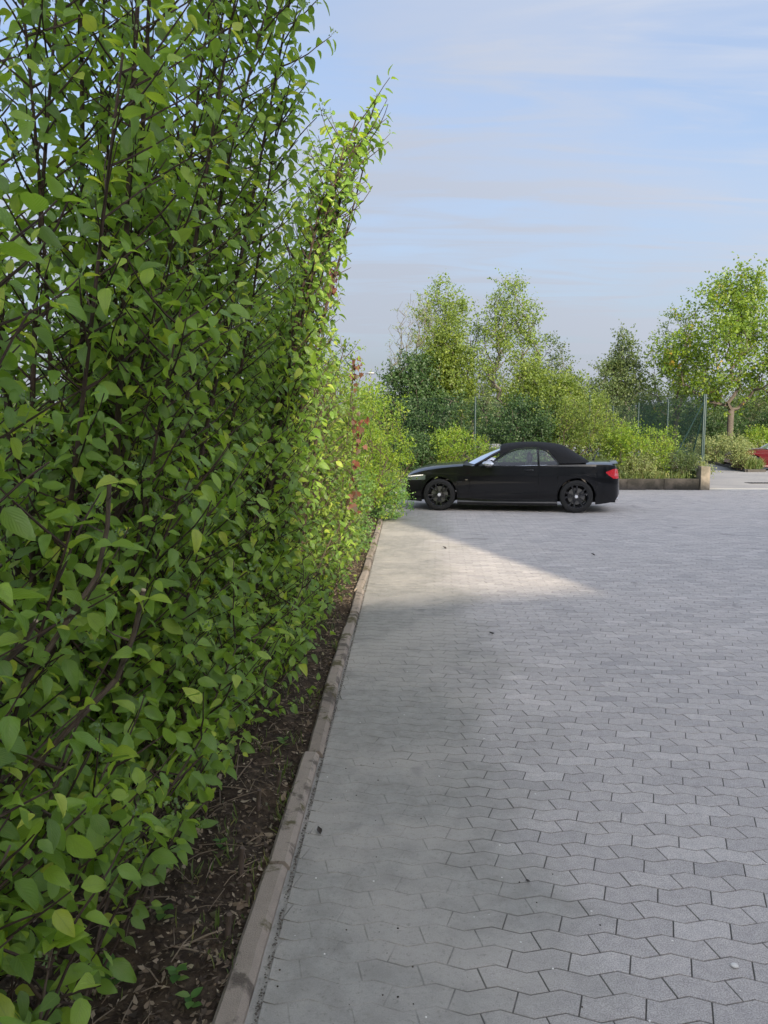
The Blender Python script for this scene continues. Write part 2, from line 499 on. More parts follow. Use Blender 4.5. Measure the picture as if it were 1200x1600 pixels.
# sheet beside and behind what the camera sees (joins the pavers without a step)
mb = MB()
mb.add([(KX - 0.02, -30, -0.012), (60, -30, -0.012), (60, YEND, -0.012), (KX - 0.02, YEND, -0.012)], [(0, 1, 2, 3)])
tag(mb.build('forecourt', mat_plaza), kind='structure')

# ---- interlocking zigzag pavers
PP, RP, AMP = 0.182, 0.091, 0.0140
def zig(x):
    t = (x / PP) % 1.0
    return AMP * (1 - 4 * t) if t < 0.5 else AMP * (4 * t - 3)
SL = 0.065 * PP
def paver_poly(r, c):
    """row r, column c in row coordinates: lines in phase, joints lean one way in odd rows and the other in even rows"""
    y0, y1 = r * RP, (r + 1) * RP
    if r % 2 == 0:
        x0 = (c + 0.25) * PP; d = SL; mids = ((c + 0.5) * PP, (c + 1.0) * PP)
    else:
        x0 = (c + 0.75) * PP; d = -SL; mids = ((c + 1.0) * PP, (c + 1.5) * PP)
    x1 = x0 + PP
    bot = [x0 - d, *mids, x1 - d]; top = [x1 + d, mids[1], mids[0], x0 + d]
    return [(x, y0 + zig(x)) for x in bot] + [(x, y1 + zig(x)) for x in top]

def inset(poly, g):
    n = len(poly); out = []
    for i in range(n):
        p0 = Vector(poly[i - 1]); p1 = Vector(poly[i]); p2 = Vector(poly[(i + 1) % n])
        e1 = (p1 - p0); e2 = (p2 - p1)
        e1 = e1.normalized() if e1.length > 1e-9 else e2.normalized(); e2 = e2.normalized() if e2.length > 1e-9 else e1
        n1 = Vector((-e1.y, e1.x)); n2 = Vector((-e2.y, e2.x))
        b = n1 + n2; b = b.normalized() if b.length > 1e-6 else n1
        k = g / max(0.4, b.dot(n1))
        out.append((p1.x + b.x * k, p1.y + b.y * k))
    return out

def clip_x(poly, xmin):
    out = []; n = len(poly)
    for i in range(n):
        a, b = poly[i], poly[(i + 1) % n]
        ia, ib = a[0] >= xmin, b[0] >= xmin
        if ia: out.append(a)
        if ia != ib:
            t = (xmin - a[0]) / (b[0] - a[0]); out.append((xmin, a[1] + t * (b[1] - a[1])))
    return out

ca, sa = math.cos(ROW_ANG), math.sin(ROW_ANG)
def to_world(p): return (p[0] * ca - p[1] * sa, p[0] * sa + p[1] * ca)
def paver_geo(poly, chamfer=True):
    """poly centred; top z=0"""
    n = len(poly); g = inset(poly, 0.0022)
    V = []; F = []
    if chamfer:
        t = inset(poly, 0.0030)
        V = [(x, y, 0.0) for x, y in t] + [(x, y, -0.0010) for x, y in g] + [(x, y, -0.03) for x, y in g]
        F = [tuple(range(n))]
        for k in (0, 1):
            for i in range(n):
                j = (i + 1) % n; F.append((k * n + i, (k + 1) * n + i, (k + 1) * n + j, k * n + j))
    else:
        V = [(x, y, 0.0) for x, y in g] + [(x, y, -0.03) for x, y in g]
        F = [tuple(range(n))] + [(i, n + i, n + (i + 1) % n, (i + 1) % n) for i in range(n)]
    return V, F

pavement = empty('pavement', (0, 0, 0)); tag(pavement, kind='structure')
cands = []
for r in range(-30, 262):
    for c in range(-14, 100):
        poly = paver_poly(r, c)
        cx = sum(p[0] for p in poly) / 8; cy = sum(p[1] for p in poly) / 8
        wx, wy = to_world((cx, cy))
        if wy < 0.55 or wy > YEND - 0.06 or wx < KX - 0.12 or wx > 2.2 + 0.56 * wy: continue
        cands.append((r, c, cx, cy, wx, wy))
C = np.array([(q[4], q[5], 0.0) for q in cands])
px = sphere_px(C)
inside = (px[:, 0] > 10) & (px[:, 0] < 1190) & (px[:, 1] < 1590)
area = np.where(inside, 1.0 / np.maximum(px[:, 2], 0.1) ** 3, 0)
big = set(np.argsort(-area)[:300].tolist())
shared = {}
mbp = MB(); mrnd = []
g2 = random.Random(3)
def tilt(): return g2.gauss(0, 0.0022), g2.gauss(0, 0.0022), max(-.0005, min(.0012, g2.gauss(0, 0.0004)))
for i, (r, c, cx, cy, wx, wy) in enumerate(cands):
    poly = paver_poly(r, c)
    wpoly = [to_world(p) for p in poly]
    rv = min(1.0, max(0.0, g2.gauss(0.45, 0.2))) if g2.random() > 0.012 else 1.0
    clipped = min(p[0] for p in wpoly) < KX + 0.013
    tx, ty, tz = tilt()
    if clipped:
        wpoly = clip_x(wpoly, KX + 0.013)
        if len(wpoly) < 3: continue
        ax = [p[0] for p in wpoly]
        if max(ax) - min(ax) < 0.02: continue
    if i in big:
        if clipped:
            lp = [(p[0] - wx, p[1] - wy) for p in wpoly]
            V, F = paver_geo(lp); me = py_mesh('paver', V, F, mat_paver, rnd=[rv] * len(V)); rz = 0
        else:
            key = (r % 2, int(rv * 6.99))
            if key not in shared:
                lp = [(p[0] - cx, p[1] - cy) for p in poly]
                V, F = paver_geo(lp); shared[key] = py_mesh('paver', V, F, mat_paver, rnd=[rv] * len(V))
            me = shared[key]; rz = ROW_ANG
        o = obj('paver', me, pavement, (wx, wy, tz)); o.rotation_euler = (tx, ty, rz)
    else:
        lp = [(p[0] - wx, p[1] - wy) for p in wpoly]
        V, F = paver_geo(lp, wy < 5.0)
        V = [(x + wx, y + wy, z + tz + tx * y - ty * x) for x, y, z in V]
        mbp.add(V, F); mrnd += [rv] * len(V)
me = py_mesh('distant_pavers', mbp.V, mbp.F, mat_paver, rnd=mrnd)
tag(obj('distant_pavers', me, pavement), kind='stuff')

# joint filling: lies deep between the clean pavers, almost flush where silt has washed in beside the kerb
xs = np.concatenate([np.arange(KX - 0.03, 3.0, 0.04), np.arange(3.0, 15.5, 0.5)])
ys = np.concatenate([np.arange(0.4, 14.0, 0.05), np.arange(14.0, YEND, 0.4)])
X, Y = np.meshgrid(xs, ys, indexing='ij')
Z = np.zeros_like(X)
for i in range(X.shape[0]):
    for j in range(X.shape[1]):
        x, y = X[i, j], Y[i, j]
        if x < 3.0:
            nz = mnoise.fractal(Vector((x * 1.0, y * 0.8, 3.3)), 1.0, 2.0, 4) * 0.45
            s = min(1, max(0, (0.95 + nz - x) / 1.0))
            e = min(1, max(0, (x - KX - 0.014) / 0.01))
            nz2 = mnoise.noise(Vector((x * 5, y * 5, 1.0)))
            Z[i, j] = (-0.0028 + 0.0014 * s + 0.0004 * nz2) * e + (1 - e) * (-0.007 + 0.004 * nz2)
        else: Z[i, j] = -0.0028
Z = np.minimum(Z, -0.0010)
ni, nj = X.shape
V = np.stack([X.ravel(), Y.ravel(), Z.ravel()], 1)
ii, jj = np.meshgrid(np.arange(ni - 1), np.arange(nj - 1), indexing='ij')
q = (ii * nj + jj).ravel()
F = np.stack([q, q + nj, q + nj + 1, q + 1], 1)
tag(obj('joint_filling', np_mesh('joint_filling', V, F, mat_bed, smooth=True), pavement), kind='stuff')

# ---- kerb of edging stones, one metre each, a little out of line
kerb = empty('kerb', (0, 0, 0)); tag(kerb, kind='structure')
g3 = random.Random(11)
y = -0.52 + 0.0
k = 0
yj = [-0.3]
while yj[-1] < 20.5: yj.append(yj[-1] + 0.99 + g3.uniform(-.01, .01))
shift = {}
for k in range(len(yj) - 1):
    y0, y1 = yj[k] + 0.006, yj[k + 1] - 0.006
    dx0 = g3.gauss(0, 0.006); dx1 = g3.gauss(0, 0.006); dz = 0.034 + g3.gauss(0, 0.005); w = 0.085
    if k == 2: dx0 = -0.020; dx1 = -0.012
    prof = [(-w, -0.14), (-w, dz - 0.012), (-w + 0.012, dz), (-0.022, dz), (-0.004, dz - 0.02), (0.0, -0.14)]
    n = 9; P = []
    for i in range(n + 1):
        t = i / n; yy = y0 + (y1 - y0) * t
        wob = 0.003 * mnoise.noise(Vector((yy * 6, k, 0)))
        ed = 0.006 if i in (0, n) else 0
        row = []
        for (a, b) in prof:
            chip = 0.006 * max(0, mnoise.noise(Vector((a * 40, yy * 9, 2.0)))) if b > 0 else 0
            row.append((KX + a + dx0 + (dx1 - dx0) * t + wob, yy, b - chip - (ed if b > 0 else 0)))
        P.append(row)
    mb = MB(); mb.grid(P)
    m6 = len(prof)
    mb.F = [f[::-1] for f in mb.F]
    mb.F += [tuple(range(m6)), tuple(range((n + 1) * m6 - 1, n * m6 - 1, -1))]
    me = py_mesh('kerb_stone', mb.V, mb.F, mat_kerb, rnd=[g3.random()] * len(mb.V))
    obj('kerb_stone', me, kerb)

# ---- planting bed behind the kerb
xs = np.concatenate([[-8, -5, -3.5], np.arange(-2.6, KX - 0.06, 0.035)]); ys = np.arange(-1.0, 21.0, 0.05)
X, Y = np.meshgrid(xs, ys, indexing='ij'); Z = np.zeros_like(X)
for i in range(X.shape[0]):
    for j in range(X.shape[1]):
        v = Vector((X[i, j], Y[i, j], 0))
        e = min(1, max(0, (KX - 0.085 - X[i, j]) / 0.25))
        Z[i, j] = -0.012 + 0.05 * e + 0.035 * mnoise.fractal(v * 3.0, 1.0, 2.0, 3) + 0.018 * mnoise.noise(v * 17.0)
ni, nj = X.shape
V = np.stack([X.ravel(), Y.ravel(), Z.ravel()], 1)
ii, jj = np.meshgrid(np.arange(ni - 1), np.arange(nj - 1), indexing='ij'); q = (ii * nj + jj).ravel()
tag(obj('planting_bed', np_mesh('planting_bed', V, np.stack([q, q + nj, q + nj + 1, q + 1], 1), mat_soil, smooth=True)), kind='structure')

def bed_z(x, y):
    v = Vector((x, y, 0)); e = min(1, max(0, (KX - 0.085 - x) / 0.25))
    return -0.012 + 0.05 * e + 0.035 * mnoise.fractal(v * 3.0, 1.0, 2.0, 3) + 0.018 * mnoise.noise(v * 17.0)

# ---- road beyond the forecourt, verge with the maple
mb = MB(); mb.add([(5, YEND, -0.008), (70, YEND, -0.008), (70, 90, -0.008), (5, 90, -0.008)], [(0, 1, 2, 3)])
tag(mb.build('road', mat_asphalt), kind='structure')
mb = MB(); mb.add([(8.25, YEND - 0.02, -0.003), (60, YEND - 0.02, -0.003), (60, YEND + 0.75, -0.003), (8.25, YEND + 0.75, -0.003)], [(0, 1, 2, 3)])
tag(mb.build('channel_strip', mat_strip), kind='structure')

def slab(name, poly, z0, z1, mat, kind='structure'):
    n = len(poly)
    V = [(x, y, z1) for x, y in poly] + [(x, y, z0) for x, y in poly]
    F = [tuple(range(n))] + [(i, n + i, n + (i + 1) % n, (i + 1) % n) for i in range(n)]
    return tag(obj(name, py_mesh(name, V, F, mat)), kind=kind)
VERGE = [(13.20, 30.2), (13.95, 30.35), (14.2, 34.2), (20, 34.4), (60, 34.6), (60, 80), (24, 80), (15.4, 40.5)]
slab('verge', VERGE, -0.05, 0.09, mat_ground)
mat_edge = simple('verge_kerb_concrete', (0.05, 0.046, 0.04), 0.9, var=0.3, scale=6)
mb = MB()
for (a, b) in ((VERGE[7], VERGE[0]), (VERGE[0], VERGE[1]), (VERGE[1], VERGE[2]), (VERGE[2], VERGE[3])):
    a = Vector((*a, 0)); b = Vector((*b, 0)); d = b - a
    mb.box((a + b) / 2 + Vector((0, 0, 0.035)), (d.length, 0.12, 0.12), math.atan2(d.y, d.x))
tag(mb.build('verge_kerb', mat_edge), kind='structure')

# raised planter ground behind the low wall
PL = [(-9, YEND + 0.2), (8.0, YEND + 0.2), (8.15, 21.4), (9.9, 26), (10.4, 40), (10.4, 60), (-9, 60)]
slab('planter_ground', PL, -0.05, 0.22, mat_soil)

# low wall: blocks
lw = empty('low_wall', (-2.0, YEND + 0.1, 0))
tag(lw, 'weathered low concrete wall with shade put into its dark colour, holding the shrub planter behind the black car', 'wall')
x = 0.0; g4 = random.Random(5)
while x < 9.9:
    w = min(1.0, 9.95 - x)
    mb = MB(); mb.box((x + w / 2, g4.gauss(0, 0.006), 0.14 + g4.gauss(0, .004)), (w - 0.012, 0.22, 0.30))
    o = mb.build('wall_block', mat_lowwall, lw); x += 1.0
pl = empty('pillar', (8.08, YEND + 0.10, 0))
tag(pl, 'short tan concrete pillar at the end of the low planter wall', 'pillar')
mb = MB(); n = 14
P = []
for i in range(8):
    z = -0.02 + 0.655 * i / 7
    row = []
    for kx, ky in ((-.12, -.17), (-.05, -.185), (.05, -.185), (.12, -.17), (.145, -.08), (.15, .08), (.12, .17), (-.12, .17)):
        s = 1 + 0.03 * mnoise.noise(Vector((kx * 9, ky * 9, z * 6)))
        row.append((kx * s, ky * s, z))
    P.append(row + [row[0]])
mb.grid(P); mb.F.append(tuple(range(7 * 9, 7 * 9 + 8)))
mb.build('shaft', mat_pillar, pl)

# ================================================================== buildings behind and beside the viewer (they throw the shade on the forecourt)
mat_render = simple('pale_render', (0.74, 0.72, 0.68), 0.9, var=0.06, scale=2)
mat_roof = simple('roof_sheet', (0.18, 0.17, 0.17), 0.7, var=0.2)
mat_frame = simple('window_frame_white', (0.75, 0.75, 0.74), 0.5)
mat_pane = simple('window_pane', (0.03, 0.035, 0.04), 0.06, spec=0.8)
def building(name, label, corners, H, faces):
    """corners: four ground points, counter-clockwise; faces: indices of sides with windows"""
    b = empty(name, (*corners[0], 0))
    o = Vector((*corners[0], 0)); c = [Vector((*p, 0)) - o for p in corners]
    V = [tuple(p) for p in c] + [(p.x, p.y, H) for p in c]
    F = [(i, (i + 1) % 4, 4 + (i + 1) % 4, 4 + i) for i in range(4)] + [(4, 5, 6, 7)]
    obj('wall', py_mesh('wall', V, F, mat_render), b)
    ctr = sum(c, Vector()) / 4
    mb = MB(); V = []
    for z in (H + 0.004, H + 0.16):
        for p in c: V.append(tuple(p + (p - ctr).normalized() * 0.12 + Vector((0, 0, z))))
    mb.add(V, [(3, 2, 1, 0), (4, 5, 6, 7)] + [(i, (i + 1) % 4, 4 + (i + 1) % 4, 4 + i) for i in range(4)])
    mb.build('roof', mat_roof, b)
    for fi in faces:
        a, e = c[fi], c[(fi + 1) % 4]; d = (e - a); Ln = d.length; d.normalize(); nrm = Vector((d.y, -d.x, 0))
        z = 1.0
        while z + 1.5 < H - 0.6:
            s = 1.6
            while s + 1.4 < Ln - 0.8:
                ctrw = a + d * (s + 0.7) + Vector((0, 0, z + 0.7)) + nrm * 0.02
                mb = MB(); rz = math.atan2(d.y, d.x)
                for (du, dv, su, sv) in ((0, .72, 1.5, .07), (0, -.72, 1.5, .07), (-.72, 0, .07, 1.36), (.72, 0, .07, 1.36), (0, 0, .05, 1.36)):
                    mb.box(ctrw + d * du + Vector((0, 0, dv)), (su, 0.06, sv), rz)
                w = mb.build('window', mat_frame, b)
                mp = MB(); mp.box(ctrw, (1.4, 0.02, 1.4), rz); mp.build('pane', mat_pane, w)
                s += 3.2
            z += 3.0
    tag(b, label, 'building')
    return b
tanE = math.tan(SUN_EL); Ld = Vector((-SUN_AZ.x, -SUN_AZ.y)).normalized()
# right-hand building: its left corner throws the far edge of the sunlit patch, its eaves end the shade at the low wall
bc = Vector((1.99, 7.53)) - Ld * 13.0
BF = bc.y + 8.0
HB = (YEND - 0.02 - BF) / Ld.y * tanE
building('office_building', 'pale rendered office block to the right of the forecourt', [(bc.x, BF), (bc.x, bc.y), (bc.x + 24, bc.y), (bc.x + 24, BF)], HB, (0, 3))
# rear building: its eaves throw the near edge of the patch
e0 = Vector((-0.47, 6.63)); e1 = Vector((1.92, 7.31)); dv = (e1 - e0).normalized()
HA = 8.4
back = Ld * (HA / tanE)
q0 = e0 - back - dv * 17; q1 = e0 - back + dv * 8.2; nb = Vector((dv.y, -dv.x)); qm = e0 - back - dv * 0.85
building('warehouse', 'pale rendered building closing the forecourt at the rear', [tuple(qm), tuple(qm + nb * 9), tuple(q1 + nb * 9), tuple(q1)], HA, (3,))
fq = nb * -0.01  # extra unseen volume, added to keep the sun off the upper hedge
building('hedge_shade_block', 'unseen taller block added at the rear to shade the upper hedge', [tuple(q0 + fq), tuple(q0 + nb * 10), tuple(qm - dv * 0.02 + nb * 10), tuple(qm - dv * 0.02 + fq)], HA + 2.7, (3,))

# ================================================================== vegetation
mat_dogwood = leaf_material('dogwood_leaf', [(0.0, (0.105, 0.185, 0.036)), (0.4, (0.170, 0.300, 0.044)), (0.75, (0.265, 0.405, 0.050)), (1.0, (0.40, 0.47, 0.065))], 0.42, 0.36, veins=True, spec=0.55)
mat_midleaf = leaf_material('hazel_green_leaf', [(0.0, (0.065, 0.135, 0.024)), (0.5, (0.135, 0.215, 0.030)), (1.0, (0.25, 0.31, 0.042))], 0.42, 0.45)
mat_lime = leaf_material('lime_green_leaf', [(0.0, (0.09, 0.18, 0.018)), (0.5, (0.17, 0.26, 0.022)), (1.0, (0.26, 0.31, 0.032))], 0.45, 0.45)
mat_creeper = leaf_material('creeper_leaf', [(0.0, (0.07, 0.17, 0.045)), (0.5, (0.13, 0.25, 0.065)), (1.0, (0.20, 0.30, 0.075))], 0.4, 0.45)
mat_red = leaf_material('red_leaf', [(0.0, (0.060, 0.008, 0.012)), (0.5, (0.16, 0.014, 0.022)), (1.0, (0.26, 0.032, 0.032))], 0.35, 0.4, tgain=1.1)
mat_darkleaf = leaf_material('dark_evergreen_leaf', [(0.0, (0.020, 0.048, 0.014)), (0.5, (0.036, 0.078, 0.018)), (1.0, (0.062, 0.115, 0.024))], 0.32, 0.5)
mat_willow = leaf_material('willow_leaf', [(0.0, (0.070, 0.115, 0.020)), (0.5, (0.125, 0.180, 0.024)), (1.0, (0.20, 0.245, 0.034))], 0.4, 0.5)
mat_ash = leaf_material('young_ash_leaf', [(0.0, (0.095, 0.150, 0.028)), (0.5, (0.155, 0.225, 0.036)), (1.0, (0.23, 0.29, 0.055))], 0.42, 0.5)
mat_maple = leaf_material('maple_leaf', [(0.0, (0.070, 0.135, 0.016)), (0.5, (0.135, 0.215, 0.020)), (0.9, (0.21, 0.27, 0.027)), (1.0, (0.34, 0.23, 0.04))], 0.45, 0.45)
mat_grey = leaf_material('grey_green_leaf', [(0.0, (0.050, 0.082, 0.032)), (0.5, (0.085, 0.125, 0.042)), (1.0, (0.14, 0.175, 0.06))], 0.4, 0.5)
mat_pale = leaf_material('pale_weed_leaf', [(0.0, (0.13, 0.17, 0.065)), (0.6, (0.21, 0.25, 0.10)), (1.0, (0.32, 0.32, 0.15))], 0.4, 0.55)
mat_grass = leaf_material('grass_blade', [(0.0, (0.07, 0.12, 0.03)), (0.6, (0.13, 0.18, 0.045)), (1.0, (0.30, 0.27, 0.12))], 0.35, 0.55)
mat_petal = simple('white_petal', (0.75, 0.73, 0.68), 0.7)
def bark(name, a, b, sc=30):
    m, nt, p, N, L, out = M(name)
    pos = position(N); n = noise_node(N, L, sc, 6, 0.65, 0.4, vec=pos)
    L(mixc(N, L, n, a, b), p.inputs['Base Color']); setp(p, rough=0.85, spec=0.3); bump(N, L, p, n, 0.5, 0.01)
    return m
mat_twig = bark('dogwood_bark', (0.030, 0.019, 0.015), (0.085, 0.058, 0.042), 40)
mat_oldstem = bark('old_stem_bark', (0.06, 0.045, 0.035), (0.17, 0.13, 0.10), 30)
mat_bark = bark('tree_bark', (0.050, 0.042, 0.034), (0.125, 0.105, 0.085), 9)
mat_barkgrey = bark('grey_bark', (0.075, 0.068, 0.058), (0.15, 0.135, 0.115), 9)
mat_bud = leaf_material('flower_bud', [(0.0, (0.11, 0.20, 0.07)), (1.0, (0.20, 0.28, 0.11))], 0.2, 0.6)
mat_cut = simple('cut_wood', (0.42, 0.33, 0.22), 0.8, var=0.2, scale=90)

T_NEAR = [leaf_template(5, .25, .28, .42, .285), leaf_template(5, .42, .48, .42, .27), leaf_template(5, .15, .16, .44, .29, .022), leaf_template(5, .65, .36, .42, .26, .015), leaf_template(5, -.12, .40, .42, .27, -.022), leaf_template(5, .30, .62, .42, .24, .01)]
T_MID = [leaf_template(2, .2, .25, .45, .30), leaf_template(2, .3, .4, .42, .27), leaf_template(1, .2, .2, .5, .30)]
T_FAR = [leaf_template(1, .25, .2, .5, .36), leaf_template(1, .1, .35, .5, .32)]
def lobed_template():
    pts = [(0, 0), (.16, .12), (.48, .10), (.34, .34), (.46, .62), (.20, .58), (0, 1.0), (-.20, .58), (-.46, .62), (-.34, .34), (-.48, .10), (-.16, .12)]
    V = [(0, .35, -0.03)] + [(x, y, .12 * abs(x) - .2 * y * y) for x, y in pts]
    n = len(pts); F = [(0, 1 + i, 1 + (i + 1) % n) for i in range(n)]
    return np.array(V, float), np.array(F), np.array([(v[0], v[1]) for v in V])
T_LOBE = [lobed_template()]

def tubes_np(segs, n=5):
    """segs: list of (pts, rads) -> V, quads"""
    mb = MB()
    for pts, rads in segs: mb.tube(pts, rads, n, caps=False)
    return mb

def xmax_env(z, y):
    far = min(1.0, max(0.0, (y - 2.9) / 0.9))
    return float(np.interp(z, [0.0, 0.35, 0.8, 1.4, 2.2, 2.7, 3.05, 3.35, 3.7], [-0.62 + 0.17 * far, -0.57 + 0.12 * far, -0.50 + 0.05 * far, -0.46, -0.42, -0.36, -0.22, -0.10, -0.06])) - 0.10 * max(0.0, (2.2 - y) / 1.5) + (0.09 if z < 2.2 else 0.0) * min(1.0, max(0.0, (y - 3.6) / 2.2))

class Leaves:
    def __init__(s): s.P = []; s.D = []; s.N = []; s.S = []; s.R = []
    def add(s, p, d, n, size, r): s.P.append(p); s.D.append(d); s.N.append(n); s.S.append(size); s.R.append(r)
    def arrays(s): return (np.array(s.P), np.array(s.D), np.array(s.N), np.array(s.S), np.array(s.R))
    def filt(s, m):
        for a in 'PDNSR': setattr(s, a, [v for v, k in zip(getattr(s, a), m) if k])

near_shrubs = []
def dogwood(name, label, base, stems, seed, leafmat, size=(0.055, 0.082), hmax=3.6, env=xmax_env, lean=(0.28, 0.0), spread=0.3, group=None, cut=(), mixleaf=0.0, stemlist=None, shootk=1.0, hmin=1.5, cat='shrub'):
    g = random.Random(seed)
    root = empty(name, (base[0], base[1], bed_z(*base)))
    tag(root, label, cat, group)
    LV = Leaves(); buds = Leaves(); shoots = MB()
    o = Vector(root.location)
    stem_objs = []
    specs = []
    for k in range(stems):
        h = hmax * (0.45 + 0.55 * (k + 1) / stems) if g.random() < 0.75 else g.uniform(hmin, hmax)
        specs.append((g.gauss(0, spread * 0.35), g.gauss(0, spread * 0.7), h * g.uniform(0.93, 1.04), lean[0] * g.uniform(-0.9, 1.5) * (1.4 - 0.45 * h / hmax), lean[1] + g.gauss(0, 0.26)))
    specs += list(stemlist or [])
    for (bx, by, h, lx, ly) in specs:
        n = 12; pts = []; rads = []
        if env:
            tipx = env(o.z + h, o.y + by + ly * h * .55) - g.uniform(.02, .22) - o.x
            if bx + lx * h * .55 > tipx: lx = (tipx - bx) / (h * .55)
        r0 = 0.0045 + 0.0031 * h
        ph = g.uniform(0, 6); cv = g.uniform(1.1, 1.7)
        for i in range(n + 1):
            t = i / n
            p = Vector((bx + lx * h * t ** cv * 0.55 + 0.025 * math.sin(ph + 5 * t), by + ly * h * t ** cv * 0.55 + 0.025 * math.cos(ph * 1.3 + 4 * t), -0.05 + h * t))
            if env and (o + p).x > env((o + p).z, (o + p).y) - .02: p.x = env((o + p).z, (o + p).y) - .02 - o.x
            pts.append(p); rads.append(r0 * (1 - 0.82 * t) + 0.0012)
        mbs = MB(); mbs.tube(pts, rads, 6, caps=True)
        mbs.build('stem', mat_twig if h > 1.2 else mat_oldstem, root, smooth=True)
        # leafy side shoots, in opposite pairs
        L = h; s = 0.20
        az = g.uniform(0, 6.28)
        while s < L - 0.03:
            t = s / L; i = min(n - 1, int(t * n)); f = t * n - i
            p = pts[i].lerp(pts[i + 1], f); tan = (pts[i + 1] - pts[i]).normalized()
            az += math.pi / 2 + g.gauss(0, 0.35)
            zz = p.z
            for sgn in (0, math.pi):
                if g.random() > (0.74 if t < .5 else .9) * shootk: continue
                a = az + sgn
                out = Vector((math.cos(a), math.sin(a), 0))
                if out.x < -0.5 and g.random() < 0.35: continue
                ln = g.uniform(0.18, 0.58) * (1.0 - 0.50 * t) + 0.06
                d = (out * g.uniform(0.7, 1.1) + tan * g.uniform(0.35, 0.9)).normalized()
                m = max(2, int(ln / 0.052))
                sp = [p.copy()]; q = p.copy(); dd = d.copy()
                la = g.uniform(0, 6.28)
                if env and (o + p + d * ln).x > env((o + p + d * ln).z, (o + p).y) + .03: continue
                for j in range(m):
                    dd = (dd + Vector((g.gauss(0, .08), g.gauss(0, .08), 0.05 + g.gauss(0, .06)))).normalized()
                    q = q + dd * (ln / m); sp.append(q.copy())
                    la += math.pi / 2
                    u = dd.orthogonal().normalized(); b = dd.cross(u)
                    lastn = (j == m - 1)
                    for sg in (1, -1):
                        if g.random() < (0.10 if zz > 0.5 else 0.2): continue
                        side = (u * math.cos(la) + b * math.sin(la)) * sg
                        ld = (side * 0.9 + dd * (0.75 if lastn else 0.45) + Vector((0, 0, -0.32 + g.gauss(0, .22)))).normalized()
                        nn = Vector((g.gauss(0.15, .5), g.gauss(-0.2, .5), 0.85))
                        sz = g.uniform(*size) * g.choice((.62, .8, .95, 1, 1, 1.08)) * (0.72 if lastn and g.random() < .5 else 1.0) * (0.75 + 0.25 * min(1, (m - j) / 2))
                        LV.add(q + side * 0.012, ld, nn, sz, min(1, max(0, g.gauss(0.40, 0.26) + (0.24 if lastn else 0))))
                shoots.tube(sp, [0.0034 * (1 - .7 * i2 / m) + 0.0006 for i2 in range(m + 1)], 4, caps=False)
                if t > 0.45 and g.random() < 0.30:
                    for _ in range(16):
                        v = Vector((g.gauss(0, 1), g.gauss(0, 1), g.gauss(0.4, .5)))
                        buds.add(q + dd * 0.02 + v * 0.009, v.normalized(), Vector((0, 0, 1)).cross(v) + Vector((.1, .1, .1)), 0.011, g.random())
            s += g.uniform(0.055, 0.105) * (1.15 if t < 0.2 else 1.0)
        for _ in range(3):
            v = Vector((g.gauss(0, .7), g.gauss(0, .7), 0.5)).normalized()
            LV.add(pts[-1], v, Vector((g.gauss(0, .4), g.gauss(0, .4), 1)), g.uniform(*size), g.uniform(.4, .9))
    # the shrub is clipped along the paving and grows up out of the bed
    W = np.array(LV.P) + np.array(o)
    keep = np.ones(len(W), bool)
    wob = np.array([0.07 * mnoise.noise(Vector((w[1] * 2.3, w[2] * 2.3, seed))) for w in W])
    if env:
        ex = np.array([env(w[2], w[1]) for w in W]) + wob
        keep &= W[:, 0] < ex
    keep &= W[:, 2] > 0.10
    keep &= np.linalg.norm(W - np.array([0, 0, CAM_H]), axis=1) > 0.88
    hole = np.array([mnoise.noise(Vector((w[0] * 3.2, w[1] * 3.2, w[2] * 3.2 + seed * 3))) for w in W])
    keep &= hole > np.where(W[:, 2] < 2.0, -0.30, -0.55)
    LV.filt(keep)
    if shoots.V:
        obj('twigs', shoots.mesh('twigs', mat_twig), root)['kind'] = 'stuff'
    if buds.P:
        P, D, Nn, S_, R_ = buds.arrays(); W = P + np.array(o)
        k = np.array([(not env) or w[0] < env(w[2], w[1]) for w in W]) & (np.linalg.norm(W - np.array([0, 0, CAM_H]), axis=1) > 0.9)
        if k.any():
            me = leaves_mesh('flower_buds', P[k], D[k], Nn[k], S_[k], R_[k], T_FAR, mat_bud)
            obj('flower_buds', me, root)['kind'] = 'stuff'
    for (px_, py_, pz, qx, qy, qz, rr) in cut:
        a = Vector((px_, py_, pz)) - o; b = Vector((qx, qy, qz)) - o
        mid = a.lerp(b, 0.5) + Vector((0.008, 0.004, 0)); low = Vector((g.uniform(-.05, .1), g.uniform(-.1, .1), 0.0)); kn = low.lerp(a, 0.55) + Vector((-.06, .02, .08))
        mbs = MB(); mbs.tube([low, kn, a, mid, b], [rr * 1.5, rr * 1.25, rr, rr * .92, rr * .84], 8)
        for f_, s_ in ((.15, 1), (.45, -1), (.75, 1)):
            q = a.lerp(b, f_); e = q + Vector((.05 * s_, -.05, .05)); mbs.tube([q, q.lerp(e, .5) + Vector((0, 0, -.005)), e], [rr * .32, rr * .25, rr * .18], 5)
            for sg in (1, -1):
                LV.add(e, Vector((s_ * .5 + sg * .6, -.4, .1)), Vector((g.gauss(.2, .4), g.gauss(-.4, .3), .8)), g.uniform(.045, .07), g.uniform(.4, .9))
        c = mbs.build('cut_stem', mat_oldstem, root, smooth=False)
        d = (b - a).normalized()
        mbs = MB(); mbs.tube([b + d * 0.0005, b + d * 0.003], [rr * .8, rr * .76], 8); mbs.build('cut_end', mat_cut, c)
    near_shrubs.append((root, LV, leafmat))
    return root

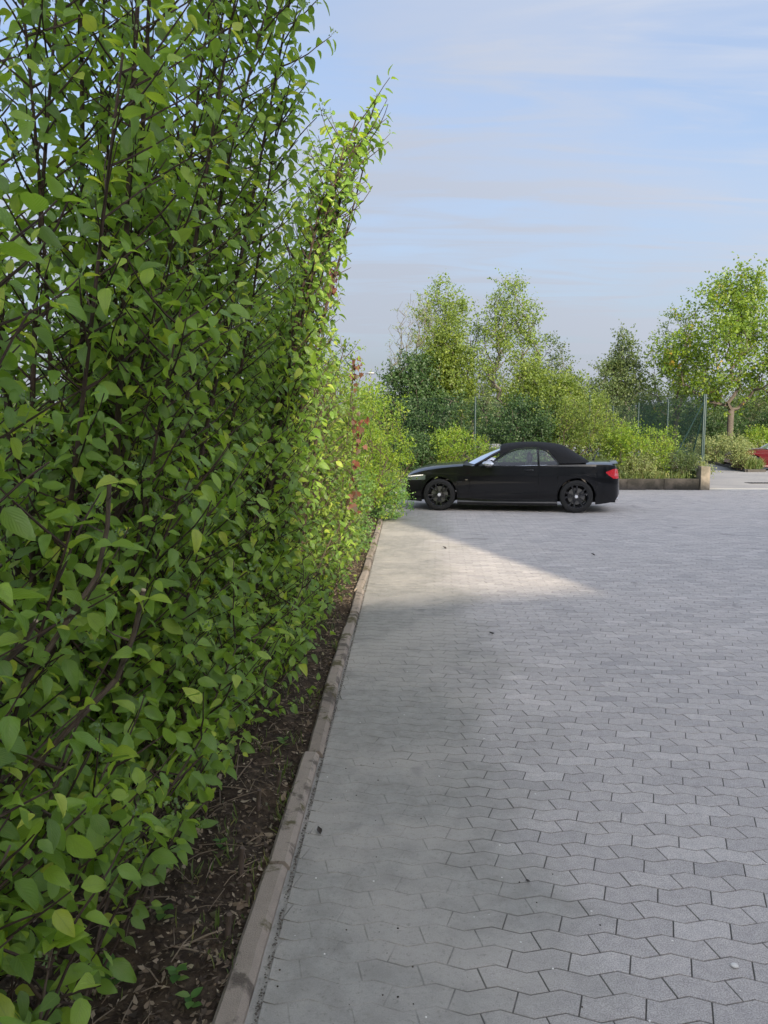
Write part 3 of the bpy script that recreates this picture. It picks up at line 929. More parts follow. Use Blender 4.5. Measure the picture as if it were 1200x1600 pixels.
LOW = [(.26, -.5, .80, .75, 0), (.32, -.25, .66, .8, -.1), (.26, 0.0, .9, .7, .1), (.34, .25, .62, .8, 0), (.26, .5, .8, .75, .1), (.3, -.4, .5, .9, 0), (.3, .1, .5, .9, .1), (.1, .1, 1.4, .5, 0), (.1, -.3, 1.5, .48, .1)]
DG = 'dogwood shrubs of the hedge along the kerb'
def px_to(px_, y_, d):
    """point on the ray of a photo pixel at depth d, used to read off where the cut stems stand"""
    x = (px_ - 635) / 1200 * d; z = CAM_H - (y_ - 672) / 1200 * d
    return x, d, z
cut_a = [(*px_to(140, 905, 1.75), *px_to(166, 745, 1.72), .0062), (*px_to(165, 1075, 1.85), *px_to(214, 928, 1.80), .0072), (*px_to(-20, 1050, 1.5), *px_to(36, 980, 1.48), .006)]
dogwood('dogwood_shrub', 'nearest broad leaved dogwood at the left edge, light green with cut stems', (-1.28, 1.45), 15, 21, mat_dogwood, (0.054, 0.082), 2.65, lean=(0.24, -0.02), group=DG, cut=cut_a, stemlist=[(0.1, -0.2, 1.0, .35, -.3), (0.15, 0.1, 0.9, .5, -.1), (0.1, .25, 1.2, .4, .1), (0.1, -.35, 1.3, .3, -.2), (.2, -.1, .75, .5, -.2), (.2, .2, .7, .5, .1), (.15, .45, .9, .45, 0), (.1, -.05, 1.5, .4, -.25), (.2, .3, 1.4, .4, -.1), (0, -.4, 2.0, .2, -.15), (.25, -.1, .85, .6, -.1), (.3, .1, .95, .5, 0), (.35, .25, .7, .7, 0), (.25, .4, .8, .7, 0), (.4, .0, .6, .6, -.1), (.4, .3, .5, .7, .1), (.3, -.25, 1.0, .5, -.1)])
dogwood('dogwood_shrub', 'tall dogwood with bare dark upright stems crossing the top of the picture', (-1.18, 2.65), 13, 22, mat_dogwood, (0.052, 0.080), 3.75, lean=(0.22, 0.02), group=DG, stemlist=[(0, 0.1, 3.9, .05, -.05), (-.3, .2, 4.0, -.05, .05), (.1, 0, 3.8, .16, -.02), (.1, -.1, 3.7, .2, -.1), (.1, .2, 3.75, .22, .25), (.15, .3, 3.65, .26, .3), (.1, .4, 3.85, .15, .3), (.1, .3, 3.5, .28, .22), (0, .4, 3.7, .2, .2)] + LOW)
dogwood('dogwood_shrub', 'tall arching dogwood leaning out highest over the paving', (-1.12, 3.95), 18, 23, mat_dogwood, (0.052, 0.078), 3.45, lean=(0.26, 0.0), group=DG, stemlist=[(0.2, 0.1, 3.55, .36, .36), (0.2, 0.15, 3.36, .33, .30), (0.2, 0.0, 3.20, .32, .25), (0.2, -.1, 3.1, .28, .30), (0.25, .1, 2.9, .26, .2), (0.2, 0.05, 3.4, .33, .30), (0.25, 0.2, 3.42, .33, .42), (.2, .2, 3.2, .30, .42)] + LOW)
dogwood('dogwood_shrub', 'dogwood with bluish green leaves just before the sunlit paving', (-1.10, 5.25), 16, 24, mat_dogwood, (0.048, 0.070), 3.0, lean=(0.26, 0.0), group=DG, stemlist=LOW)
dogwood('hazel_shrub', 'loose yellow green shrub with red tinged tips beyond the dogwoods', (-1.10, 6.6), 17, 25, mat_midleaf, (0.050, 0.070), 3.0, lean=(0.20, 0.02), stemlist=LOW)
dogwood('hazel_shrub', 'upright light green shrub behind the strand of red leaves', (-1.15, 8.0), 16, 26, mat_midleaf, (0.046, 0.066), 2.8, lean=(0.20, 0.02), stemlist=LOW)
# second row standing behind, seen through the gaps
dogwood('dogwood_shrub', 'shaded dogwood half hidden behind the nearest shrub at the left edge', (-2.35, 2.3), 12, 31, mat_dogwood, (0.055, 0.080), 2.4, env=None, lean=(0.0, 0.0), spread=.6, group=DG)
dogwood('dogwood_shrub', 'shaded dogwood behind the tall arching dogwood', (-2.25, 3.9), 12, 32, mat_dogwood, (0.055, 0.080), 2.6, env=None, lean=(0.0, 0.0), spread=.6, group=DG)
dogwood('dogwood_shrub', 'shaded dogwood in the second row farther along the hedge', (-2.25, 5.6), 12, 33, mat_dogwood, (0.055, 0.078), 2.7, env=None, lean=(0.0, 0.0), spread=.6, group=DG)

# leaves: the ones seen largest become parts of their own, the rest one mass per shrub
allP = []; allD = []; allN = []; allS = []; own = []
for si, (root, LV, lm) in enumerate(near_shrubs):
    P, D, Nn, S_, R_ = LV.arrays(); o = np.array(root.location)
    allP.append(P + o); allD.append(D); allN.append(Nn); allS.append(S_); own.append(np.full(len(P), si))
aP = np.concatenate(allP); aS, aD, aN = leaf_frames(np.concatenate(allD), np.concatenate(allN)); aZ = np.concatenate(allS); own = np.concatenate(own)
ctr = aP + aD * (aZ * 0.5)[:, None]
quad = np.stack([aP, aP + aD * (aZ * .5)[:, None] + aS * (aZ * .28)[:, None], aP + aD * aZ[:, None], aP + aD * (aZ * .5)[:, None] - aS * (aZ * .28)[:, None]], 1)
bvh = BVHTree.FromPolygons(quad.reshape(-1, 3).tolist(), np.arange(len(aP) * 4).reshape(-1, 4).tolist())
co = Vector((0, 0, CAM_H)); pxs = sphere_px(ctr)
view = ctr - np.array([0, 0, CAM_H]); dist = np.linalg.norm(view, axis=1)
facing = np.abs((view / dist[:, None] * aN).sum(1))
score = (aZ / dist) ** 2 * (0.15 + facing)
infr = (pxs[:, 0] > -10) & (pxs[:, 0] < 1200) & (pxs[:, 1] > -10) & (pxs[:, 1] < 1610) & (pxs[:, 2] > 0.3)
print('near leaves', len(aP))
start = 0
LEAF_SETS = {}
for si, (root, LV, lm) in enumerate(near_shrubs):
    n = len(LV.P); idx = np.arange(start, start + n); start += n
    order = idx[np.argsort(-score[idx])]
    pick = []
    for i in order:
        if len(pick) >= 300: break
        if not infr[i]: continue
        if aZ[i] / dist[i] * 1200 < 9: break
        v = Vector(ctr[i]) - co
        hit = bvh.ray_cast(co, v.normalized())
        if hit[2] == i: pick.append(i)
    pick = np.array(pick, int)
    if si >= 6: pick = pick[:80]
    P, D, Nn, S_, R_ = LV.arrays()
    loc = np.zeros(n, bool); loc[pick - idx[0]] = True
    if (~loc).any():
        me = leaves_mesh('foliage', P[~loc], D[~loc], Nn[~loc], S_[~loc], R_[~loc], T_NEAR, lm, which=np.random.default_rng(si).integers(0, len(T_NEAR), (~loc).sum()))
        obj('foliage', me, root)['kind'] = 'stuff'
    if lm.name not in LEAF_SETS:
        LEAF_SETS[lm.name] = [[np_mesh('leaf', V, F, lm, np.full(len(V), rv), UV, True) for rv in (.1, .25, .4, .5, .65, .8, .95)] for (V, F, UV) in T_NEAR]
    sets = LEAF_SETS[lm.name]
    for i in pick:
        j = i - idx[0]
        me = sets[i % len(T_NEAR)][min(6, int(R_[j] * 6.99))]
        ob = bpy.data.objects.new('leaf', me); COL.objects.link(ob); ob.parent = root
        mt = Matrix(((aS[i][0], aD[i][0], aN[i][0], 0), (aS[i][1], aD[i][1], aN[i][1], 0), (aS[i][2], aD[i][2], aN[i][2], 0), (0, 0, 0, 1)))
        ob.matrix_local = Matrix.Translation(Vector(P[j])) @ mt @ Matrix.Scale(float(S_[j]), 4)

# ---------------------------------------------------------------- woody plants grown towards points spread through the crown
def grow(root_pts, att, g, maxlen=1.2, steep=0.9):
    """nodes, parents: each attractor joins the nearest node already grown; nearest-to-trunk first"""
    nodes = [Vector(p) for p in root_pts]; par = [i - 1 for i in range(len(nodes))]
    base = np.array(root_pts[-1])
    att = att[np.argsort(np.linalg.norm((att - base) * np.array([1, 1, 0.8]), axis=1))]
    arr = np.zeros((len(nodes) + 6 * len(att) + 10, 3)); arr[:len(nodes)] = np.array(root_pts); cnt = len(nodes)
    nroot = len(nodes)
    for a in att:
        d = arr[:cnt] - a
        cost = np.linalg.norm(d, axis=1) + steep * np.maximum(0, 0.75 * np.hypot(d[:, 0], d[:, 1]) + d[:, 2])
        cost[:max(0, nroot - 5)] += 1.0
        j = int(np.argmin(cost)); p = arr[j].copy(); ln = np.linalg.norm(a - p)
        k = min(5, max(1, int(ln / maxlen * 1.5) + 1)); prev = j
        for s in range(1, k + 1):
            t = s / k; q = p + (a - p) * t
            q[2] += -0.10 * ln * math.sin(math.pi * t) * 0.5
            if s < k: q += np.array([g.gauss(0, .018) * ln for _ in range(3)])
            arr[cnt] = q; par.append(prev); prev = cnt; cnt += 1
    return arr[:cnt], par

def branches_mesh(nodes, par, r_tip, r_trunk, mat, n=5, name='branches', power=2.3, skip=0):
    N = len(nodes); load = np.zeros(N)
    ch = [0] * N
    for i in range(N):
        if par[i] >= 0: ch[par[i]] += 1
    for i in range(N - 1, -1, -1):
        if ch[i] == 0: load[i] += 1
        if par[i] >= 0: load[par[i]] += load[i]
    rad = r_tip * load ** (1 / power); rad *= 1.0
    s = r_trunk / max(rad[0], 1e-6); rad = rad * (s ** (np.log(np.maximum(load, 1)) / math.log(max(load[0], 2))))
    mb = MB()
    for i in range(N):
        if par[i] >= 0 and i >= skip:
            mb.tube([nodes[par[i]], nodes[i]], [min(rad[par[i]], rad[i] * 1.5), rad[i]], n, caps=False)
    return mb, rad

def crown_points(n, shape, g, clump=0.5):
    """shape(u) -> point for unit-ball sample; clumpy"""
    pts = []
    r = np.random.default_rng(g.randrange(10 ** 6))
    while len(pts) < n:
        v = unit(r.normal(size=3)) * r.random() ** (1 / 2.4)
        if mnoise.noise(Vector(v * 2.2) + Vector((g.random() * 0 + 5.1 * n % 7, 1.3, 2.2))) < 0.16 * clump - 0.06 and r.random() < clump: continue
        pts.append(shape(v))
    return np.array(pts)

def plant(name, label, base, z0, shape, natt, trunk, leafmat, barkmat, nleaf, lsize, seed, r_trunk=0.05, lrad=0.35, cat='tree', group=None, templates=None, clump=0.5, multi=1, upd=0.3, barkn=5, r_tip=0.004, crownname='crown', leaf_up=0.6, tips_only=False, envelope=None, steep=0.9):
    g = random.Random(seed); r = np.random.default_rng(seed)
    root = empty(name, (base[0], base[1], z0)); tag(root, label, cat, group)
    att = crown_points(natt, shape, g, clump)
    allnodes = []; tmb = MB()
    per = np.array_split(att[np.argsort(np.arctan2(att[:, 1], att[:, 0]))], multi) if multi > 1 else [att]
    for k, sub in enumerate(per):
        if not len(sub): continue
        ctr = sub.mean(0)
        th = trunk * (1 + 0.1 * g.random())
        off = np.array([g.gauss(0, .05), g.gauss(0, .05), 0]) * (multi > 1) * 2
        lx = (ctr[0] * 0.25 if multi > 1 else 0) + g.gauss(0, .03) * trunk; ly = (ctr[1] * 0.25 if multi > 1 else 0)
        rp = [(off[0] + lx * (t / 5) ** 1.5, off[1] + ly * (t / 5) ** 1.5, -0.05 + th * t / 5) for t in range(6)]
        nodes, par = grow(rp, sub, g, steep=steep)
        nt = 5
        mbt, rad = branches_mesh(nodes, par, r_tip, r_trunk / math.sqrt(multi), barkmat, barkn, skip=6)
        tmb.add(mbt.V, mbt.F)
        t2 = MB(); t2.tube([nodes[i] for i in range(6)], [rad[0] * (1.35 if i == 0 else 1.05) if i < 2 else rad[i] * 1.0 for i in range(6)], 9)
        t2.build('trunk', barkmat, root, smooth=True)
        w = np.array([0 if i < 6 else 1 for i in range(len(nodes))])
        if tips_only:
            ch = np.zeros(len(nodes)); 
            for q in par:
                if q >= 0: ch[q] += 1
            w = w * (ch == 0)
        allnodes.append(nodes[w > 0])
    obj('branches', tmb.mesh('branches', barkmat, False), root)['kind'] = 'stuff'
    nd = np.concatenate(allnodes)
    # every twig end carries a spray of leaves
    spr = max(1, int(nleaf / 9)); wts = r.gamma(0.9, 1.0, len(nd)); pick = nd[r.choice(len(nd), spr, p=wts / wts.sum())]
    sc = pick + r.normal(size=(spr, 3)) * lrad * np.array([.52, .52, .36])
    sd = unit(r.normal(size=(spr, 3)) + np.array([0, 0, upd]))
    P = np.repeat(sc, 9, 0) + np.repeat(sd, 9, 0) * (np.tile(np.arange(9), spr)[:, None] * lsize * 0.55) + r.normal(size=(spr * 9, 3)) * lsize * 0.35
    D = unit(np.repeat(sd, 9, 0) * 0.5 + r.normal(size=(spr * 9, 3)) * 0.8 + np.array([0, 0, -0.25]))
    Nn = unit(r.normal(size=(spr * 9, 3)) * 0.55 + np.array([0.05, -0.25, leaf_up]))
    rn = np.clip(np.repeat(r.normal(0.48, 0.2, spr), 9) + r.normal(0, 0.1, spr * 9), 0, 1)
    sz = lsize * r.uniform(0.6, 1.25, spr * 9)
    k = P[:, 2] > 0.05
    if envelope is not None: k &= envelope(P + np.array([base[0], base[1], z0]))
    me = leaves_mesh('crown', P[k], D[k], Nn[k], sz[k], rn[k], templates or T_FAR, leafmat, smooth=False)
    obj(crownname, me, root)['kind'] = 'stuff'
    return root

def ell(cx, cy, cz, rx, ry, rz, power=1.0, taper=0.0, flat=-1.0):
    def f(v):
        z = max(v[2], flat)
        k = 1 - taper * max(0, z)
        return (cx + rx * v[0] * k, cy + ry * v[1] * k, cz + rz * z)
    return f

def env_kerb(lim):
    return lambda W: W[:, 0] < lim + 0.06 * np.sin(W[:, 1] * 5 + W[:, 2] * 7)
HG = 'sunlit shrubs at the far end of the hedge'
plant('hedge_shrub', 'light green shrub in the hedge with its tips above the red strand', (-1.05, 9.3), 0, ell(0, 0, 1.45, .75, .8, 1.35), 150, .3, mat_midleaf, mat_twig, 8000, .045, 41, .03, .16, 'shrub', HG, T_MID, .3, 5, envelope=env_kerb(-.42), crownname='foliage')
plant('hedge_shrub', 'brightly sunlit lime green shrub rising above the low creeper', (-1.0, 11.0), 0, ell(0, 0, 1.3, .85, .95, 1.25), 160, .3, mat_lime, mat_twig, 9500, .042, 42, .03, .16, 'shrub', HG, T_MID, .25, 5, envelope=env_kerb(-.27), crownname='foliage')
plant('hedge_shrub', 'brightly sunlit lime green shrub bulging out over the kerb before the car', (-.72, 13.0), 0, ell(0, 0, 1.22, .95, 1.15, 1.2), 180, .25, mat_lime, mat_twig, 12500, .042, 43, .03, .17, 'shrub', HG, T_MID, .2, 5, envelope=env_kerb(.10), crownname='foliage')
plant('hedge_shrub', 'lime green shrub at the end of the hedge beside the car nose', (-1.0, 14.9), 0, ell(0, 0, 1.05, .9, .95, 1.1), 150, .25, mat_lime, mat_twig, 9000, .042, 44, .03, .17, 'shrub', HG, T_MID, .25, 5, envelope=env_kerb(-.12), crownname='foliage')
plant('creeper', 'pale green creeper mounded low against the kerb below the lime shrub', (-.72, 10.2), 0, ell(0, 0, .55, .32, .85, .62), 90, .08, mat_creeper, mat_twig, 7000, .04, 45, .012, .1, 'climbing plant', None, T_MID, .2, 4, envelope=env_kerb(-.40), crownname='foliage')
plant('creeper', 'pale green creeper spilling onto the paving by the car nose', (-.35, 14.0), 0, ell(0, 0, .40, .42, .9, .45), 70, .06, mat_creeper, mat_twig, 5000, .042, 46, .012, .1, 'climbing plant', None, T_MID, .2, 4, envelope=env_kerb(.12), crownname='foliage')
for q, (bx, by, h) in enumerate(((-2.4, 7.6, 1.4), (-2.4, 9.6, 1.35), (-2.4, 11.8, 1.2), (-2.4, 14, 1.1))):
    plant('hedge_shrub', ['green shrub in the second row behind the light green shrub', 'green shrub in the second row behind the red strand', 'green shrub in the second row behind the lime shrubs', 'green shrub in the second row at the far end'][q], (bx, by), 0, ell(0, 0, h, .8, 1.0, h), 110, .3, mat_midleaf, mat_twig, 5000, .055, 50 + q, .03, .18, 'shrub', HG, T_MID, .3, 4, crownname='foliage')

# red-leaved strand climbing through the hedge
def red_strand(label, pts, n, seed, sz=(.045, .085), spread=.06, lo=0.0):
    g = random.Random(seed); root = empty('red_vine', (*pts[0][:2], max(0, pts[0][2])))
    tag(root, label, 'climbing plant', 'red leaved vine strands in the hedge')
    o = Vector(root.location); V = [Vector(p) - o for p in pts]
    mb = MB(); mb.tube(V, [.005 - .003 * i / len(V) for i in range(len(V))], 5); mb.build('stem', mat_twig, root, smooth=True)
    meshes = [np_mesh('leaf', *T_LOBE[0][:2], mat_red, np.full(len(T_LOBE[0][0]), rv), T_LOBE[0][2], False) for rv in (.1, .35, .6, .85, 1.0)]
    cl = [lo + (1 - lo) * g.random() for _ in range(max(2, n // 6))]
    for i in range(n):
        t = min(0.999, max(0.0, g.choice(cl) + g.gauss(0, .025))) * (len(V) - 1); k = int(t); p = V[k].lerp(V[k + 1], t - k)
        ob = bpy.data.objects.new('leaf', g.choice(meshes)); COL.objects.link(ob); ob.parent = root
        ob.location = p + Vector((abs(g.gauss(0, spread)), g.gauss(-.02, spread), g.gauss(0, spread)))
        ob.rotation_euler = (g.uniform(-1.9, -.9), g.gauss(0, .5), g.gauss(-.3, .7)); ob.scale = [g.uniform(*sz)] * 3
red_strand('strand of red lobed leaves hanging down the hedge face in the sun', [(-.72, 7.7, .02), (-.66, 7.65, .7), (-.56, 7.6, 1.0), (-.52, 7.6, 1.6), (-.54, 7.55, 2.0)], 48, 3, lo=.42)
red_strand('sprig of dark red leaves high on the hedge against the sky', [(-.95, 6.2, .02), (-.85, 6.2, 1.0), (-.72, 6.15, 2.0), (-.62, 6.1, 2.7), (-.58, 6.1, 3.05)], 30, 4, (.035, .06), .04, lo=.75)
red_strand('few dark red leaves at the hedge top left of the bare tree', [(-.75, 8.0, .02), (-.65, 8, 1.2), (-.58, 8, 1.9), (-.54, 7.95, 2.35)], 20, 6, (.04, .07), .05, lo=.75)

# ---------------------------------------------------------------- background planting in front of the fence
PB = 'shrubs in the planter behind the black car'
def pshrub(label, px0, px1, top, d, mat, n, seed, ls=.06, z0=.2, ry=.8, multi=5, clump=.35, natt=110, bottom=0.0, lr=.18):
    x0 = (px0 - 635) / 1200 * d; x1 = (px1 - 635) / 1200 * d; zt = CAM_H + (672 - top) / 1200 * d - z0
    plant('planter_shrub', label, ((x0 + x1) / 2, d), z0, ell(0, 0, zt * .53, (x1 - x0) / 2 * .88, ry, zt * .46), natt, .25, mat, mat_twig, n, ls, seed, .03, lr, 'shrub', PB, T_MID if ls < .05 else T_FAR, clump, multi, crownname='foliage')
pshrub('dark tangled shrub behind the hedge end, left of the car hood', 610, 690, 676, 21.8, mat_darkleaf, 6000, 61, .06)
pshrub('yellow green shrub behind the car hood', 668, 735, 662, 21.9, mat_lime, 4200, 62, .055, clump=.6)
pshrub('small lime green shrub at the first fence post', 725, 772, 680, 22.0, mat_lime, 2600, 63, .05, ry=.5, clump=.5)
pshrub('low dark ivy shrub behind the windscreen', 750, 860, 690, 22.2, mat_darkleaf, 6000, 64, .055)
pshrub('tall loose grey green shrub behind the soft top', 852, 962, 604, 22.4, mat_willow, 8500, 65, .05, ry=1.0, clump=.6, natt=170, lr=.16)
pshrub('tall thin leafy shrub right of the soft top', 925, 985, 650, 22.8, mat_willow, 3200, 66, .05, clump=.6)
pshrub('bright yellow green shrub above the boot of the car', 925, 1012, 660, 21.8, mat_lime, 6500, 67, .05, clump=.4)
pshrub('sprawling yellow green shrub beside the braced fence post', 990, 1048, 662, 22.2, mat_lime, 3600, 68, .05, clump=.6)
pshrub('low pale mixed shrub right of the tail light', 962, 1030, 708, 21.55, mat_pale, 5200, 69, .045, ry=.35, clump=.2)
pshrub('low clipped ivy mound at the pillar', 1018, 1098, 706, 21.7, mat_grey, 6500, 70, .045, ry=.45, clump=.15)
pshrub('low weedy growth along the top of the low wall', 900, 980, 712, 21.5, mat_grey, 4200, 71, .045, ry=.3, clump=.2)
pshrub('pale flowering weed growing over the pillar', 1082, 1103, 712, 21.4, mat_pale, 700, 72, .05, ry=.2, multi=3, natt=30)
pshrub('orange tinted twiggy shrub behind the fence brace', 1028, 1052, 665, 24.6, mat_maple, 900, 73, .07, ry=.4, multi=3, natt=40)

# ---------------------------------------------------------------- trees
def tree_at(name, label, px_, top, d, halfw, mat, barkm, n, ls, seed, trunk=1.5, r=.14, z0=.1, crown_lo=None, taper=.3, natt=220, clump=.6, multi=1, lr=.35, group='trees behind the fence', flat=-1.0, upd=.5, r_tip=.006, tips=False, dy=0, steep=.9):
    X = (px_ - 635) / 1200 * d; zt = CAM_H + (672 - top) / 1200 * d - z0
    lo = trunk * .8 if crown_lo is None else crown_lo
    return plant(name, label, (X, d), z0, ell(0, dy, (zt + lo) / 2, halfw, halfw * .9, (zt - lo) / 2, taper=taper, flat=flat), natt, trunk, mat, barkm, n, ls, seed, r, lr, 'tree', group, T_FAR, clump, multi, upd, 5, r_tip, tips_only=tips, steep=steep)
tree_at('ash_tree', 'sparse half bare tree with pale twigs at the left of the tree group', 648, 462, 31, 1.25, mat_pale, mat_barkgrey, 3200, .05, 81, 2.2, .10, natt=420, clump=.3, multi=4, taper=.2, crown_lo=2.4, r_tip=.0055, lr=.14, steep=2.2)
tree_at('ash_tree', 'light young ash tree with airy top behind the sparse tree', 688, 447, 33, 1.3, mat_ash, mat_barkgrey, 5800, .105, 82, 2.6, .12, natt=280, clump=.5, multi=2, taper=.2, crown_lo=3.6, lr=.22)
tree_at('field_maple_tree', 'dense yellow green tree before the airy ash', 698, 500, 29, 0.98, mat_willow, mat_bark, 20000, .10, 83, 1.2, .12, natt=260, clump=.35, taper=.25, crown_lo=.8, lr=.28)
tree_at('dark_tree', 'dark green bushy tree low at the left of the group', 640, 556, 28, 1.25, mat_darkleaf, mat_bark, 19000, .10, 84, .8, .1, natt=200, clump=.3, taper=.15, crown_lo=.3, lr=.3)
tree_at('ash_tree', 'tallest slender ash tree with upright bare limbs', 792, 430, 33, 1.35, mat_ash, mat_barkgrey, 9000, .105, 85, 2.3, .13, natt=320, clump=.5, multi=4, taper=.35, crown_lo=2.4, lr=.24, steep=1.8)
tree_at('ash_tree', 'narrow pale green tree between the airy ash and the tallest ash', 738, 482, 35, .6, mat_ash, mat_barkgrey, 1500, .10, 86, 2.3, .09, natt=140, clump=.5, taper=.2, crown_lo=2.6, lr=.22)
tree_at('willow_tree', 'round olive green willow bush behind the fence', 838, 566, 28, 1.35, mat_willow, mat_bark, 24000, .09, 87, .6, .1, natt=260, clump=.25, multi=4, taper=.1, crown_lo=.3, lr=.3)
tree_at('ash_tree', 'pale airy tree behind the round willow', 852, 528, 36, 1.35, mat_grey, mat_barkgrey, 4500, .10, 88, 2.0, .1, natt=180, clump=.5, taper=.3, crown_lo=1.5, lr=.26)
tree_at('willow_tree', 'lower olive willow bush right of the round one', 890, 582, 29, 1.1, mat_willow, mat_bark, 9500, .09, 89, .6, .08, natt=160, clump=.4, multi=3, taper=.1, crown_lo=.3, lr=.28)
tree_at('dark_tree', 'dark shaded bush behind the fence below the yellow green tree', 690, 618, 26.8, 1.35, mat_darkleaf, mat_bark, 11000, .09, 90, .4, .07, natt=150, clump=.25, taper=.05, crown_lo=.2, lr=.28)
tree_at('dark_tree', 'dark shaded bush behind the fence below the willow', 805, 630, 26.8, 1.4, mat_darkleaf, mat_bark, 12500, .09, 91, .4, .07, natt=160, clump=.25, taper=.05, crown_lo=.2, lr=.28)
tree_at('birch_tree', 'grey green double topped birch in the middle distance', 962, 522, 42, 1.35, mat_grey, mat_barkgrey, 11000, .13, 92, 1.6, .12, natt=240, clump=.5, multi=2, taper=.55, crown_lo=1.2, lr=.3)
tree_at('dark_tree', 'grey green bush left of the birch', 922, 570, 40, 1.3, mat_grey, mat_bark, 6000, .11, 93, .9, .09, natt=140, clump=.4, taper=.2, crown_lo=.5, lr=.3)
tree_at('maple_tree', 'thin pale maple left of the big maple', 1046, 484, 44, 1.7, mat_maple, mat_bark, 5200, .12, 94, 2.6, .13, natt=240, clump=.7, taper=.3, crown_lo=1.8, lr=.28)
big_maple = tree_at('maple_tree', 'big spreading maple with a forked trunk on the verge at the right', 1131, 431, 40, 3.9, mat_maple, mat_bark, 16500, .17, 95, 2.5, .155, natt=420, clump=.9, taper=.52, crown_lo=2.5, lr=.40, r_tip=.008, group='maples on the verge')
tree_at('maple_tree', 'second maple cut off by the right edge of the picture', 1262, 440, 44, 3.2, mat_maple, mat_bark, 11000, .135, 96, 2.3, .2, natt=260, clump=.7, taper=.4, crown_lo=2.2, lr=.42, group='maples on the verge')
for q, (p_, t_, d_, m_, lb) in enumerate(((1000, 590, 50, mat_grey, 'grey green tree behind the fence right of the birch'), (1072, 560, 52, mat_grey, 'grey green tree behind the big maple'), (1182, 600, 54, mat_grey, 'far thin tree seen under the maple crown'), (1160, 596, 58, mat_grey, 'slim far tree trunk right of the maple trunk'), (760, 560, 46, mat_grey, 'far tree in the gap left of the tallest ash'), (600, 612, 50, mat_grey, 'far tree top above the end of the hedge'))):
    tree_at('distant_tree', lb, p_, t_, d_, 2.0, m_, mat_bark, 4200, .14, 100 + q, 2.4, .12, natt=140, clump=.5, taper=.3, crown_lo=1.6, lr=.42, group='distant trees')
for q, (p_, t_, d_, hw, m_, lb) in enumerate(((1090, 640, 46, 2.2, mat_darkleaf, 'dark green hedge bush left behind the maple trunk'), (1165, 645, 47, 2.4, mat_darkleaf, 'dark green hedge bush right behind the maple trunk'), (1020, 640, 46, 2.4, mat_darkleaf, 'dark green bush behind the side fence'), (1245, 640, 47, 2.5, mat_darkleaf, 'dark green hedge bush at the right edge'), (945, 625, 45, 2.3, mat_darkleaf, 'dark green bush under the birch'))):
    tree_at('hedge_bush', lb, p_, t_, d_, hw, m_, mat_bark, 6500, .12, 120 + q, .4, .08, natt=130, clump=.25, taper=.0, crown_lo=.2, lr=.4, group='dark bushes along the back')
tree_at('verge_shrub', 'feathery arching shrub in front of the maple trunk', 1128, 684, 37, 1.65, mat_pale, mat_twig, 5500, .085, 130, .25, .05, natt=120, clump=.2, multi=5, taper=.1, crown_lo=.15, lr=.25, group='shrubs on the verge', upd=.9)
tree_at('verge_shrub', 'yellow green broom like shrub above the red car', 1182, 668, 38, 1.5, mat_lime, mat_twig, 5500, .08, 131, .25, .05, natt=120, clump=.2, multi=5, taper=.1, crown_lo=.15, lr=.25, group='shrubs on the verge', upd=1.2)

# far wood closing the view, one mass
def far_wood():
    r = np.random.default_rng(77); n = 26000
    a = r.uniform(-0.75, 0.75, n); d = r.uniform(95, 150, n)
    x = d * np.tan(a); top = 5.0 + 2.6 * np.array([mnoise.fractal(Vector((v * 0.05, 0.3, 0)), 1.0, 2.0, 4) for v in x])
    z = top * r.random(n) ** 0.8
    P = np.stack([x, d, z], 1)
    me = leaves_mesh('distant_wood', P, r.normal(size=(n, 3)), r.normal(size=(n, 3)) + np.array([0, -.3, .5]), r.uniform(.8, 1.7, n), np.clip(r.normal(.4, .2, n), 0, 1), T_FAR, mat_grey, smooth=False)
    o = obj('distant_wood', me); tag(o, 'far grey green wood on the horizon behind all the trees', 'wood', kind='stuff')
far_wood()
mat_hill = simple('far_hill', (0.10, 0.14, 0.13), 1.0, spec=0.0, var=.3, scale=.02)
xs = np.linspace(-700, 700, 60); P0 = [(x, 900, -5) for x in xs]; P1 = [(x, 1000, 20 + 14 * mnoise.fractal(Vector((x * .004, 2, 0)), 1, 2, 3)) for x in xs]
mb = MB(); mb.grid([P0, P1]); mb.F = [f[::-1] for f in mb.F]; tag(mb.build('hills', mat_hill), kind='structure')

# grass and weeds on the verge and at the foot of things
def tufts(name, label, spots, n, h, mat, seed, width=.05):
    r = np.random.default_rng(seed); P = spots(r, n); n = len(P)
    D = unit(r.normal(size=(n, 3)) * .35 + np.array([0, 0, 1])); Nn = r.normal(size=(n, 3)); Nn[:, 2] *= .2
    T = [leaf_template(2, .1, .35, .35, width), leaf_template(2, .1, .15, .3, width)]
    me = leaves_mesh(name, P, D, Nn, h * r.uniform(.5, 1.3, n), np.clip(r.normal(.5, .25, n), 0, 1), T, mat)
    o = obj(name, me); tag(o, label, 'grass', kind='stuff'); return o
def in_poly(x, y, poly):
    k = np.zeros(len(x), bool); n = len(poly)
    for i in range(n):
        (x0, y0), (x1, y1) = poly[i], poly[(i + 1) % n]
        c = ((y0 > y) != (y1 > y)) & (x < (x1 - x0) * (y - y0) / (y1 - y0 + 1e-9) + x0); k ^= c
    return k
def verge_spots(r, n):
    x = r.uniform(13.2, 24, 8 * n); y = 30.5 + 11 * r.random(8 * n) ** 1.3; k = in_poly(x, y, VERGE); x, y = x[k][:n], y[k][:n]
    near = r.random(len(x)) < .45; m = near.sum(); ny = r.uniform(30.6, 35, 8 * m + 8); nx = r.uniform(13.2, 15, 8 * m + 8); kk = in_poly(nx, ny, VERGE)
    nx, ny = nx[kk][:m], ny[kk][:m]; ii = np.nonzero(near)[0][:len(nx)]; x[ii] = nx; y[ii] = ny
    return np.stack([x, y, np.full(len(x), .08)], 1)
